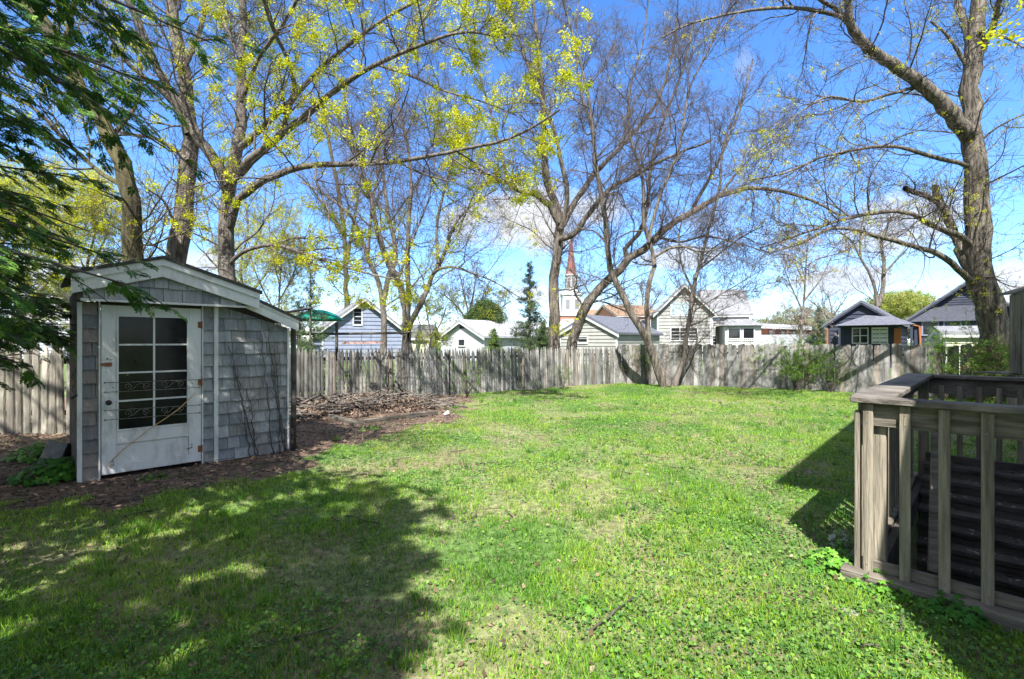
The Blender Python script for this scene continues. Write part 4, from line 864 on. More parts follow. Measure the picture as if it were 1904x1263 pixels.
# white houses far left
l, r_, wd = place(20, 34, 150, 36)
h9 = thing('white_house', 'white house glimpsed through the evergreen boughs at far left', 'house', l, r_); body(h9, wd, 8, 3.4, 6, 'siding_white', 'roof_grey', over=.4, step=.2); win(h9, 2, 2.4, 1, 1.3); win(h9, 4, 2.4, 1, 1.3)
l, r_, wd = place(430, 52, 560, 56)
h10 = thing('white_house', 'pale house with a light roof behind the small spruces near the swing set', 'house', l, r_); body(h10, wd, 8, 3.2, 5.2, 'siding_white', 'roof_white', over=.4, step=.2, ridge='x')
for k in range(3): win(h10, 1.5+k*2.4, 2.1, 1, 1.2)
# grey roofed shed behind the white garage
l, r_, wd = place(765, 30, 795, 30)
h11 = thing('grey_shed', 'small grey roofed shed just right of the multi stemmed tree', 'shed', l, r_); body(h11, wd, 4, 1.9, 2.6, 'siding_cream', 'roof_grey', over=.2, ridge='x', lapped=False)
l, r_, wd = place(1150, 95, 1225, 96)
h12 = thing('brick_hall', 'red brick hall with a brown roof behind the beige garage', 'building', l, r_); body(h12, wd, 18, 6.8, 9.4, 'brick', 'roof_brown', over=.5, ridge='x', lapped=False)
for k in range(4): win(h12, 1+k*2, 5.2, .8, 1.5)
l, r_, wd = place(1040, 60, 1120, 58)
h13 = thing('plum_house', 'white roofed house with a plum porch between the leaning trunks', 'house', l, r_); body(h13, wd, 6, 3.1, 4.4, 'purple', 'roof_white', over=.5, ridge='x', lapped=False)
m_ = MB()
for k in range(20): m_.box(k*.27, k*.27+.05, -1.2, -1.15, 1.4, 2.3)
m_.box(0, 5.4, -1.22, -1.13, 2.3, 2.38); m_.build('porch_railing', MT['white_trim'], h13); win(h13, 1.6, 2.6, .8, 1.2); win(h13, 3.2, 2.6, .8, 1.2)
# church
cx_, cy_ = float(P3(1062, 600, 130)[0]), 130.
ch = thing('church', 'brick church with a white tiered steeple and slender copper brown spire', 'church', (cx_, cy_, 0), 0)
m_ = MB(); m_.box(-3.2, 3.2, -3.2, 3.2, 0, 8.4); m_.build('tower', MT['brick'], ch)
m_ = MB(); m_.box(-3.5, 3.5, -3.5, 3.5, 8.4, 9.3); m_.box(-2.5, 2.5, -2.5, 2.5, 9.3, 14.0); m_.box(-2.8, 2.8, -2.8, 2.8, 14.0, 14.6)
for xx in (-2.55, -.15, 2.25):
    m_.box(xx, xx+.3, -2.62, -2.5, 9.3, 14.0)
m_.build('belfry', MT['white_trim'], ch)
for xx in (-1.2, 1.2): m_ = MB(); m_.box(xx-.55, xx+.55, -2.56, -2.48, 10.2, 12.8); m_.build('louver', MT['roof_grey'], ch)
m_ = MB(); m_.tube([(0, 0, 14.6), (0, 0, 15.4), (0, 0, 15.5), (0, 0, 19.2), (0, 0, 19.3), (0, 0, 19.7)], [2.3, 2.1, 1.65, 1.55, 1.85, 1.8], 8); m_.build('lantern', MT['white_trim'], ch)
for k in range(8):
    a = (k+.5)*math.pi/4+.2; m_ = MB(); m_.box(-.32, .32, -1.62, -1.5, 16.2, 18.6, Matrix.Rotation(k*math.pi/4+.28, 4, 'Z')); m_.build('louver', MT['roof_grey'], ch)
m_ = MB(); m_.tube([(0, 0, 19.7), (0, 0, 20.6), (0, 0, 22.5), (0, 0, 31)], [1.75, 1.35, 1.05, .05], 8); m_.build('spire', MT['copper'], ch)
m_ = MB(); m_.box(3.3, 24, -2, 10, 0, 7.2); m_.build('nave', MT['brick'], ch)
m_ = MB(); m_.prism([(-2.6, 7.2), (10.6, 7.2), (4, 10.6)], 'x', 3.25, 24.4); m_.build('nave_roof', MT['roof_brown'], ch)

# play structure
pl = thing('swing_set', 'wooden swing set with a green domed canopy beyond the fence', 'swing set', (float(P3(590, 620, 17)[0]), 17, 0)); o_ = P3(590, 620, 17)
def rel(px, py, Y): q = P3(px, py, Y); return (float(q[0]-o_[0]), float(q[1]-17), float(q[2]))
m_ = MB(); m_.tube([rel(560, 622, 17.2), rel(762, 619, 18.2)], .045, 8); m_.build('top_beam', MT['wood_dark'], pl)
m_ = MB(); m_.beam(rel(636, 638, 17), rel(712, 637, 17.6), .1, .08); m_.build('cross_beam', MT['pink'], pl)
for a_, b_ in (((760, 619), (745, 700)), ((760, 619), (772, 700)), ((626, 600), (626, 700)), ((556, 600), (556, 700))):
    m_ = MB(); m_.beam(rel(*a_, 17.8 if a_[0] > 700 else 17), rel(*b_, 17.8 if a_[0] > 700 else 17), .08, .08, up=(0, 1, 0)); m_.build('leg', MT['wood_dark'], pl)
for xx in (672, 690): 
    m_ = MB(); m_.tube([rel(xx, 622, 17.5), rel(xx, 680, 17.5)], .008, 5); m_.build('chain', MT['iron'], pl)
m_ = MB()
c0 = P3(590, 590, 17); vs = []; fs = []; nA, nB = 20, 6
for i in range(nB+1):
    for j in range(nA): r = .86*i/nB*(1+.03*math.sin(j*2.5)); vs.append((r*math.cos(j*2*math.pi/nA), r*.8*math.sin(j*2*math.pi/nA), float(c0[2])+.22-.34*(i/nB)**2))
for i in range(nB):
    for j in range(nA): fs.append((i*nA+j, i*nA+(j+1) % nA, (i+1)*nA+(j+1) % nA, (i+1)*nA+j))
m_.add(vs, fs); cpy = m_.build('canopy', MT['green_plastic'], pl, smooth=True); so2 = cpy.modifiers.new('s', 'SOLIDIFY'); so2.thickness = .05

# ================================================================== trees
BL = lambda t: t[:, 2] > 0
T = tree
# main yellow-green maple
maple = [([(423, 525), (421, 470), (421, 410), (424, 350), (436, 300), (446, 250), (449, 180), (449, 95), (452, 0), (455, -90)], 42, 12, 1),
         ([(424, 345), (408, 315), (375, 265), (330, 190), (300, 140), (266, 65), (225, -30)], 24, 10, -1),
         ([(428, 420), (440, 378), (460, 356), (494, 334), (551, 312), (640, 305), (725, 302), (790, 292), (869, 276), (930, 263), (985, 240), (1040, 205)], 17, 3, -4),
         ([(436, 330), (462, 300), (494, 274), (562, 220), (622, 170), (690, 125), (780, 85), (860, 60), (940, 70)], 18, 3, -3.5),
         ([(446, 275), (490, 235), (532, 198), (593, 130), (640, 90), (700, 45), (760, 10), (830, -20)], 14, 4, -2),
         ([(428, 345), (470, 300), (513, 258), (540, 195), (547, 152), (535, 110), (510, 60), (490, 0), (480, -60)], 13, 5, -3),
         ([(428, 490), (450, 470), (480, 459), (520, 457), (560, 470), (620, 490), (690, 510), (755, 523)], 9, 3, -2),
         ([(448, 190), (480, 110), (530, 40), (570, -30)], 10, 5, -2), ([(449, 110), (420, 50), (400, -40)], 9, 5, 1),
         ([(700, 120), (760, 140), (830, 170), (900, 190), (960, 215)], 6, 2, -2), ([(640, 305), (700, 260), (740, 215), (760, 165)], 5, 2, -2)]
T('maple_tree', 'maple with thick bunches of yellow green blossom spreading right from behind the shed', maple, 13, bunch=5, gw=.9, leaves=(4800, 1.0, YG, lambda t: (t[:, 0] > -9.5)), L1=(.6, .30), L2=(.42, .42), lv=3, trop=.04, lmax=2.8, L3=(.22, .5), flare=1.2)
T('old_tree', 'thick rough barked trunk rising straight behind the shed roof', [([(331, 482), (336, 418), (348, 342), (353, 266), (344, 171), (333, 95), (320, 0), (310, -90)], 50, 22, 1), ([(352, 250), (325, 195), (290, 160), (240, 120), (200, 60)], 18, 6, -1), ([(340, 130), (370, 60), (390, -40)], 14, 7, 1), ([(350, 300), (310, 268), (240, 250), (160, 270)], 10, 4, 1), ([(334, 440), (318, 400), (300, 370), (270, 350)], 8, 3, -1)],
  13.8, bark='bark_rough', leaves=(420, .9, YG, None), L1=(1.0, .3), lv=3, lmax=2.6)
T('leaning_tree', 'mossy trunk leaning up to the left across the evergreen boughs', [([(252, 500), (247, 450), (238, 342), (205, 258), (160, 179), (114, 95), (70, 30), (25, -30), (-40, -120)], 42, 26, -1), ([(240, 350), (200, 330), (120, 260), (60, 200), (0, 172)], 10, 6, 1), ([(120, 100), (130, 40), (150, -40)], 14, 8, 0), ([(205, 258), (250, 200), (262, 130), (240, 60)], 9, 4, 1), ([(90, 55), (30, 60), (-40, 90)], 12, 6, -1)],
  12.2, bark='bark_moss', leaves=(500, .9, YG, None), L1=(.9, .3), lv=3, lmax=2.4)
# middle group behind the fence
T('bare_tree', 'budding multi stemmed tree directly right of the blue grey house', [([(754, 645), (755, 620), (757, 595), (752, 560), (738, 520), (722, 489), (704, 440), (692, 380), (672, 310), (650, 240), (640, 180)], 22, 5, 1),
  ([(757, 600), (760, 550), (757, 500), (759, 430), (764, 350), (760, 280), (742, 205), (730, 130)], 13, 4, -1),
  ([(758, 610), (771, 585), (790, 549), (804, 513), (820, 485), (850, 411), (881, 379), (925, 350)], 14, 3, 1),
  ([(804, 510), (818, 500), (842, 497), (870, 505), (921, 525), (965, 553)], 7, 2, -2), ([(815, 490), (812, 420), (830, 340), (850, 250), (845, 170)], 8, 3, 2), ([(740, 520), (770, 440), (800, 360), (810, 280)], 6, 2, 2)],
  19, leaves=(650, .9, YG, lambda t: t[:, 2] < 7), L1=(.8, .32), lv=4, L2=(.6, .45), L3=(.4, .45), L4=(.3, .5), lmax=2.5)
T('bare_tree', 'slender bare tree behind the blue grey house roof leaning left', [([(712, 575), (708, 545), (700, 515), (683, 480), (672, 440), (650, 400), (600, 360), (560, 338)], 16, 4, 0), ([(712, 560), (722, 520), (735, 480), (722, 400), (712, 320), (700, 240), (690, 150)], 13, 4, 1), ([(683, 480), (690, 400), (700, 340), (720, 280)], 8, 3, 2)],
  26, L1=(1.0, .35), lv=4, L2=(.8, .45), L3=(.5, .45), L4=(.35, .5))
T('bare_tree', 'dark twin trunk standing behind the left slope of the blue grey roof', [([(644, 560), (643, 500), (640, 440), (630, 360), (615, 280), (600, 200)], 14, 6, 0), ([(643, 500), (655, 430), (668, 350), (680, 270)], 8, 3, 1), ([(640, 440), (600, 380), (560, 330), (530, 310)], 6, 3, 1)], 46, bark='bark_moss', L1=(1.6, .35), lv=4, L2=(1.2, .45), L3=(.8, .45), L4=(.5, .5), lmax=5, rmin=.006)
# central big trees
T('big_bare_tree', 'tall grey bare tree in the centre whose trunk forks into spreading crooked limbs', [([(1031, 645), (1031, 590), (1029, 530), (1034, 474), (1040, 430), (1043, 405), (1028, 372), (1016, 330), (1009, 270), (1010, 200), (1002, 100), (990, 0), (980, -80)], 27, 6, 1),
  ([(1040, 415), (1020, 380), (992, 360), (965, 355), (945, 341), (922, 335), (889, 313), (848, 280), (823, 255), (800, 200)], 16, 3, -1.5),
  ([(1043, 425), (1052, 385), (1054, 350), (1043, 300), (1030, 240), (1000, 170), (970, 90), (940, 0)], 12, 4, -1.5),
  ([(1046, 420), (1060, 390), (1087, 350), (1107, 321), (1144, 284), (1177, 247), (1218, 197), (1245, 120), (1260, 30)], 14, 4, 1),
  ([(1040, 445), (1060, 440), (1091, 403), (1136, 350), (1185, 325), (1218, 305), (1262, 285), (1320, 262)], 14, 4, -1.5),
  ([(1107, 321), (1100, 240), (1080, 170), (1070, 90), (1075, 0)], 8, 3, 1), ([(945, 341), (930, 280), (915, 220), (890, 130), (880, 40)], 7, 3, 1), ([(925, 336), (895, 345), (865, 400), (850, 440)], 6, 2, 1)],
  19, bark='bark_rough', twig='twig_mauve', L1=(.62, .36), lv=4, L2=(.5, .45), L3=(.36, .45), L4=(.24, .5), lmax=3.2, leaves=(140, 1, YG, lambda t: t[:, 0] < 2.5))
T('leaning_bare_tree', 'thick bare trunk leaning right from beside the central tree into an arching limb', [([(1062, 645), (1073, 606), (1086, 573), (1099, 551), (1123, 527), (1150, 503), (1166, 483), (1198, 466), (1222, 440), (1250, 415), (1282, 399), (1336, 366), (1397, 350), (1447, 354), (1508, 372), (1560, 400)], 27, 5, -1),
  ([(1166, 483), (1163, 462), (1185, 440), (1200, 405), (1206, 360), (1212, 300), (1235, 220), (1270, 130), (1290, 40)], 10, 4, 1), ([(1282, 399), (1320, 330), (1350, 270), (1380, 190), (1400, 110)], 8, 3, 1), ([(1222, 440), (1260, 450), (1310, 440), (1370, 452), (1430, 470)], 6, 2, -1), ([(1086, 573), (1068, 540), (1072, 520), (1060, 500)], 5, 2, -1), ([(1336, 366), (1380, 310), (1430, 270), (1480, 250)], 6, 2, 0)],
  18.6, bark='bark_rough', twig='twig_mauve', L1=(.62, .36), lv=4, L2=(.5, .45), L3=(.36, .45), L4=(.24, .5), lmax=2.8)
T('fence_tree', 'multi stemmed bare tree growing inside the board fence at the lawn edge', [([(1237, 718), (1222, 678), (1208, 645), (1197, 617), (1180, 598), (1168, 568), (1150, 535), (1136, 505), (1130, 465), (1126, 411), (1111, 329), (1103, 247), (1091, 165), (1070, 82), (1046, 0)], 18, 4, 0),
  ([(1212, 660), (1205, 615), (1203, 571), (1207, 529), (1217, 496), (1213, 470), (1199, 430), (1194, 329), (1170, 247), (1172, 165), (1195, 82), (1205, 0)], 12, 3, 1),
  ([(1216, 480), (1243, 463), (1270, 459), (1300, 468), (1340, 460), (1380, 430)], 6, 2, -1), ([(1126, 450), (1105, 430), (1080, 425), (1060, 400)], 5, 2, 1),
  ([(1205, 452), (1225, 370), (1262, 280), (1282, 165), (1323, 82), (1348, 0)], 8, 3, 1), ([(1150, 535), (1120, 520), (1085, 508), (1050, 500)], 3, 1.5, -1)],
  17.2, bark='bark_rough', twig='twig_mauve', L1=(.6, .36), lv=4, L2=(.5, .45), L3=(.36, .45), L4=(.24, .5), lmax=2.6, flare=1.5)
T('fence_tree', 'slim bare stem forking upward just right of the multi stemmed fence tree', [([(1252, 714), (1262, 695), (1272, 667), (1276, 622), (1284, 580), (1289, 540), (1298, 503), (1309, 463), (1320, 420), (1338, 350), (1345, 270), (1375, 190)], 12, 3, 0), ([(1262, 690), (1290, 650), (1296, 620), (1285, 605)], 5, 2, 0), ([(1289, 540), (1270, 500), (1262, 450), (1270, 400), (1290, 330)], 5, 2, 1), ([(1298, 503), (1340, 470), (1380, 440), (1420, 420)], 4, 2, -1), ([(1287, 580), (1320, 560), (1370, 530), (1420, 500)], 3, 1.5, -1)],
  17.4, twig='twig_mauve', L1=(.45, .34), lv=4, L2=(.4, .45), L3=(.3, .45), L4=(.22, .5), lmax=2.0)
# big right tree
T('big_maple', 'huge curved grey trunk of the maple at the right with broken limb stubs', [([(1858, 715), (1856, 660), (1852, 610), (1836, 565), (1824, 520), (1820, 480), (1819, 440), (1814, 380), (1811, 300), (1806, 230), (1802, 160), (1812, 80), (1822, 20), (1824, -60)], 62, 26, 0),
  ([(1805, 262), (1788, 235), (1735, 177), (1673, 128), (1611, 86), (1583, 53), (1579, 0), (1575, -70)], 34, 12, -1.5),
  ([(1590, 62), (1572, 38), (1554, 29), (1488, 16), (1406, 18), (1336, 31), (1282, 45), (1230, 70)], 10, 3, -1.5), ([(1583, 50), (1558, 20), (1525, 0), (1490, -40)], 10, 6, -1),
  ([(1735, 172), (1715, 163), (1673, 170), (1599, 189), (1541, 180), (1500, 200), (1450, 240)], 8, 2.5, -1.5),
  ([(1805, 310), (1788, 305), (1735, 292), (1657, 272), (1583, 280), (1529, 292), (1463, 321), (1390, 335)], 10, 3, -2),
  ([(1810, 460), (1793, 444), (1735, 420), (1686, 395), (1611, 399), (1558, 411), (1488, 436), (1414, 461)], 13, 3, -1.5),
  ([(1815, 530), (1788, 508), (1755, 477), (1694, 457), (1632, 440), (1554, 424), (1488, 453), (1430, 470)], 15, 3, -2),
  ([(1818, 510), (1795, 490), (1780, 450), (1762, 405), (1746, 372), (1738, 348)], 20, 15, 1), ([(1765, 410), (1747, 379), (1714, 362), (1690, 354), (1682, 350)], 13, 10, -.5),
  ([(1806, 110), (1793, 40), (1780, 0), (1765, -60)], 16, 8, 1), ([(1812, 125), (1830, 85), (1850, 40), (1858, 0), (1870, -50)], 15, 8, -1),
  ([(1795, 120), (1778, 90), (1755, 60), (1730, 40)], 9, 4, 0), ([(1816, 270), (1850, 240), (1900, 215), (1960, 200)], 5, 2, -1), ([(1820, 350), (1860, 330), (1920, 300)], 4, 2, -2), ([(1840, 60), (1880, 75), (1920, 100)], 5, 3, -1)],
  13.1, bark='bark_rough', leaves=(1700, .62, YG+PALE, None), L1=(.5, .30), lv=3, L2=(.36, .42), L3=(.2, .5), lmax=1.9, trop=.03, flare=1.3)
# small and far trees
T('far_bare_tree', 'crooked bare tree rising behind the navy house roofs', [([(1632, 580), (1630, 560), (1626, 532), (1617, 508), (1600, 480), (1585, 450), (1560, 430)], 11, 3, 0), ([(1632, 570), (1640, 545), (1642, 528), (1644, 500), (1640, 450), (1655, 410), (1680, 380)], 10, 3, 1), ([(1642, 510), (1680, 470), (1710, 440)], 5, 2, 0), ([(1600, 480), (1600, 430), (1610, 390)], 5, 2, 0)], 44, L1=(1.5, .35), lv=4, L2=(1.2, .45), L3=(.8, .45), L4=(.5, .5), rmin=.006, lmax=4)
T('blossom_tree', 'pale slender tree with sparse pinkish blossom beyond the board fence', [([(1488, 645), (1491, 600), (1495, 560), (1497, 520), (1500, 470), (1505, 430)], 7, 2, 0), ([(1493, 580), (1470, 530), (1455, 490)], 4, 1.5, 0), ([(1495, 560), (1525, 520), (1545, 480)], 4, 1.5, 0), ([(1497, 530), (1480, 490), (1478, 450)], 3, 1.5, 1)], 27, leaves=(1300, 1.0, PINK, None), L1=(.6, .35), lv=3, L2=(.5, .45), L3=(.35, .45), lmax=2)
T('far_bare_tree', 'round mauve bare crown behind the white garage', [([(872, 640), (872, 605), (868, 570), (860, 535), (855, 510)], 8, 2, 0), ([(872, 610), (890, 570), (905, 535), (915, 515)], 6, 2, 0), ([(871, 600), (845, 565), (820, 545)], 5, 2, 0), ([(872, 610), (920, 580), (950, 560)], 5, 2, 0), ([(870, 590), (880, 550), (885, 505)], 5, 2, 1)], 62, twig='twig_mauve', L1=(1.0, .5), lv=4, L2=(.8, .5), L3=(.6, .5), L4=(.5, .5), rmin=.011, lmax=5)
T('far_bare_tree', 'thin bare treetop above the long brick building', [([(1548, 640), (1548, 600), (1545, 570), (1540, 550)], 5, 2, 0), ([(1547, 590), (1565, 565), (1575, 550)], 4, 1.5, 0), ([(1547, 600), (1520, 570), (1500, 555)], 4, 1.5, 0)], 60, L1=(1.2, .45), lv=3, L2=(.9, .45), L3=(.6, .5), rmin=.009)
T('far_bare_tree', 'bare mauve crown behind the brick hall roof left of the tall beige gable', [([(1190, 640), (1190, 600), (1195, 560), (1190, 530)], 5, 2, 0), ([(1190, 600), (1215, 565), (1230, 540)], 4, 2, 0), ([(1190, 590), (1165, 560), (1150, 545)], 4, 2, 0)], 120, twig='twig_mauve', L1=(2, .5), lv=3, L2=(1.6, .5), L3=(1, .5), rmin=.018, lmax=8)
T('yellow_tree', 'thin young tree in pale yellow leaf just right of the shed roof', [([(516, 650), (517, 600), (520, 540), (523, 490), (528, 440)], 7, 2, 0), ([(518, 590), (490, 540), (470, 490), (460, 430)], 4, 1.5, 1), ([(519, 560), (545, 510), (560, 460)], 4, 1.5, 0), ([(520, 530), (505, 470), (500, 400)], 4, 1.5, 1)], 21, leaves=(2600, .8, PALE+YG, None), L1=(.5, .4), lv=3, L2=(.45, .45), L3=(.3, .45), lmax=2)
T('yellow_tree', 'pale budding shrubby tree in front of the white garage gable', [([(800, 650), (800, 620), (795, 590), (790, 560)], 5, 2, 0), ([(800, 630), (820, 600), (830, 570)], 4, 1.5, 0), ([(800, 625), (780, 600), (775, 570)], 3, 1.5, 0)], 24, leaves=(1100, .8, PALE+YG, None), L1=(.4, .45), lv=3, L2=(.4, .45), L3=(.3, .45), lmax=1.6)
for k, (px, Y, lab, n) in enumerate(((60, 17, 'leafing yellow green tree behind the left stockade fence at the frame edge', 3000), (170, 19, 'leafing yellow green tree behind the left stockade fence close to the shed', 3000), (455, 30, 'far yellow green tree between the two trunks and the small spruces', 1600), (-60, 14, 'dense leafing tree beyond the left end of the stockade fence', 2500))):
    T('yellow_tree', lab, [([(px, 640), (px+4, 580), (px-8, 500), (px+6, 430), (px, 360)], 10, 3, 0), ([(px, 560), (px+45, 500), (px+75, 430), (px+90, 370)], 6, 2, 1), ([(px, 540), (px-50, 470), (px-70, 400), (px-85, 340)], 6, 2, 1), ([(px, 500), (px+30, 430), (px+40, 350)], 5, 2, 1), ([(px, 590), (px-40, 560), (px-80, 540)], 4, 2, 0), ([(px, 600), (px+40, 575), (px+80, 560)], 4, 2, 0)],
      Y, leaves=(n, 1.1, PALE+YG+[(.22, .34, .05)], None), L1=(.55, .42), lv=3, L2=(.5, .45), L3=(.35, .45), lmax=2.4)
# a bare tree outside the frame on the left whose limbs shade the fence
def wtree(name, label, x, y, h, spread, n, seed, **kw):
    rg = np.random.default_rng(seed); gs = [(np.array([(x, y, -.1), (x+.05, y, h*.25), (x-.1, y+.1, h*.55), (x+.1, y, h)]), .26, .06)]
    for i in range(n):
        a = rg.random()*6.28; z0 = h*rg.uniform(.25, .6); ln = spread*rg.uniform(.7, 1.1); d = np.array((math.cos(a), math.sin(a)))
        gs.append((np.array([(x, y, z0), (x+d[0]*ln*.35, y+d[1]*ln*.35, z0+ln*.3), (x+d[0]*ln*.7, y+d[1]*ln*.7, z0+ln*.55), (x+d[0]*ln, y+d[1]*ln, z0+ln*.8)]), .12, .03))
    return T(name, label, None, 10, world=gs, **kw)
wtree('side_tree', 'bare tree standing left of the viewpoint beyond the evergreen', -7.2, 2.2, 13, 4.8, 9, 4, L1=(.8, .38), lv=3)
wtree('side_tree', 'leafing tree right of the frame whose crown shades the board fence', 11.9, 6.6, 13.5, 3.2, 12, 6, L1=(.7, .38), lv=3, leaves=(2200, 1.7, YG, None))
#CONIFERS
# ================================================================== evergreens
def frond_template():
    V = []; F = []; g = np.random.default_rng(4)
    def strip(a, b, w_):
        a = np.array(a, float); b = np.array(b, float); d = b-a; n = np.array((-d[1], d[0], 0)); n = n/np.linalg.norm(n)*w_; k = len(V)
        V.extend([a, a*.45+b*.55+n+(0, 0, .02), b, a*.45+b*.55-n]); F.append((k, k+1, k+2, k+3))
    strip((0, 0, 0), (1, 0, -.2), .03)
    for i in range(1, 8):
        x = i/8+g.uniform(-.03, .03); z = -.2*x*x; L_ = (.50*(1-x*.7)+.05)*g.uniform(.7, 1.2)
        for sg in (-1, 1):
            th = g.uniform(.45, .85); e = (x+L_*math.cos(th), sg*L_*math.sin(th), z-g.uniform(.02, .14)); strip((x, 0, z), e, .045)
            for j in (1, 2):
                f = j/3; p = (x+(e[0]-x)*f, e[1]*f, z+(e[2]-z)*f); l2 = L_*.42*(1-f*.3)*g.uniform(.7, 1.2)
                strip(p, (p[0]+l2*.98, p[1]-sg*l2*.1, p[2]-g.uniform(0, .08)), .035)
                if j == 1: strip(p, (p[0]+l2*.35, p[1]+sg*l2*.85, p[2]-g.uniform(0, .08)), .035)
    return np.array(V), np.array(F)
FR_V, FR_F = frond_template()
def cedar(name, label, x, y, h, rad, nb, zlo, seed, size=.24, dens=1.0, only=None, prof=None):
    rg = np.random.default_rng(seed); t = thing(name, label, 'evergreen tree', (x, y, 0))
    m_ = MB(); m_.tube([(0, 0, -.1), (.03, 0, h*.3), (0, .04, h*.7), (0, 0, h)], [.19, .14, .07, .01], 12); m_.build('trunk', MT['bark'], t, smooth=True)
    z0 = zlo+(h*.97-zlo)*rg.random(nb)**1.15; ln = rad*(1-((z0-zlo)/(h-zlo)))**.75*rg.uniform(.65, 1.12, nb)+.25; a = rg.random(nb)*2*np.pi
    if prof: ln = np.interp(z0, prof[0], prof[1])*rg.uniform(.6, 1.08, nb)
    if only is not None: a = only[0]+(only[1]-only[0])*rg.random(nb)
    K = 8; tt = np.linspace(0, 1, K); P = np.zeros((nb, K, 3)); wob = rg.normal(size=(nb, 1))*.25
    aa = a[:, None]+wob*tt; P[:, :, 0] = np.cos(aa)*ln[:, None]*tt; P[:, :, 1] = np.sin(aa)*ln[:, None]*tt
    dr_ = rg.uniform(.25, 1.25, (nb, 1)); P[:, :, 2] = z0[:, None]+ln[:, None]*(.22*tt-(.62*tt**2-.25*tt**3)*dr_)
    R = (ln[:, None]*.010+.004)*(1-.8*tt)
    lst = [tubes(P, R, 5)]
    # side branches in the plane of the bough
    idx = np.repeat(np.arange(nb), np.maximum(3, (ln*9*dens).astype(int))); m = len(idx); u = rg.uniform(.12, 1, m); f = u*(K-1); i = np.minimum(f.astype(int), K-2); fr = (f-i)[:, None]
    pos = P[idx, i]*(1-fr)+P[idx, i+1]*fr; tan = P[idx, i+1]-P[idx, i]; tan /= np.linalg.norm(tan, axis=1, keepdims=True)
    side = np.cross(tan, (0, 0, 1.)); side /= np.linalg.norm(side, axis=1, keepdims=True); sg = rg.choice([-1, 1], m)[:, None]
    d = tan*.75+side*sg*rg.uniform(.4, 1, (m, 1))+rg.normal(size=(m, 3))*.12; d /= np.linalg.norm(d, axis=1, keepdims=True)
    l2 = ln[idx]*.42*(1.1-u*.7)*rg.uniform(.6, 1.2, m); K2 = 5; t2 = np.linspace(0, 1, K2); Q = pos[:, None]+d[:, None]*l2[:, None, None]*t2[None, :, None]; Q[:, :, 2] -= (l2[:, None]*.28*t2**2)
    lst.append(tubes(Q, np.full((m, K2), .004), 3)); V, F = merge(lst); mesh_arr('boughs', V, F, MT['twig'], t, smooth=True)
    # fronds
    cnt = np.maximum(4, (l2*24*dens).astype(int)); idx2 = np.repeat(np.arange(m), cnt); n = len(idx2); u = rg.uniform(.1, 1, n)[:, None]; pf = Q[idx2, 0]*(1-u)+Q[idx2, -1]*u; pf[:, 2] = (Q[idx2, 0, 2]*(1-u[:, 0])+Q[idx2, -1, 2]*u[:, 0])+l2[idx2]*.28*(u[:, 0]-u[:, 0]**2)
    dd = d[idx2]; sd = np.cross(dd, (0, 0, 1.)); sd /= np.linalg.norm(sd, axis=1, keepdims=True)
    X = dd*.8+sd*rg.uniform(-.9, .9, (n, 1))+np.array((0, 0, -.25))+rg.normal(size=(n, 3))*.16; X /= np.linalg.norm(X, axis=1, keepdims=True)
    Z = np.array((0, 0, 1.))+rg.normal(size=(n, 3))*.28; Y = np.cross(Z, X); Y /= np.linalg.norm(Y, axis=1, keepdims=True); Z = np.cross(X, Y); Rm = np.stack([X, Y, Z], axis=2)
    V, F = scatter(FR_V, FR_F, Rm, pf, size*rg.uniform(.55, 1.15, n))
    pal = np.array([(.05, .14, .03), (.075, .19, .035), (.13, .27, .045), (.20, .34, .055), (.07, .17, .05)]); ci = pal[rg.integers(0, 5, n)]*rg.uniform(.8, 1.2, (n, 1))
    mesh_arr('foliage', V, F, MT['needle'], t, col=np.repeat(ci, len(FR_V), axis=0)); return t
cedar('cedar_tree', 'dark evergreen with drooping feathery boughs reaching in from the left', -4.9, 2.5, 9.0, 2.75, 175, 1.6, 5, dens=.68, size=.15, prof=([1.6, 2.6, 3.2, 5, 9], [2.05, 2.2, 2.95, 2.7, .3]))
cedar('cedar_tree', 'evergreen standing behind the viewpoint and shading the near lawn', -2.4, -1.5, 8.2, 2.3, 72, 1.6, 9, size=.27, dens=.95)
cedar('cedar_tree', 'younger bushy evergreen crowding the left corner of the shed', -6.5, 4.7, 5.4, 2.0, 130, 1.2, 15, size=.13, dens=1.0, prof=([1.2, 2.0, 3.2, 5.6], [1.6, 2.15, 2.0, .3]))
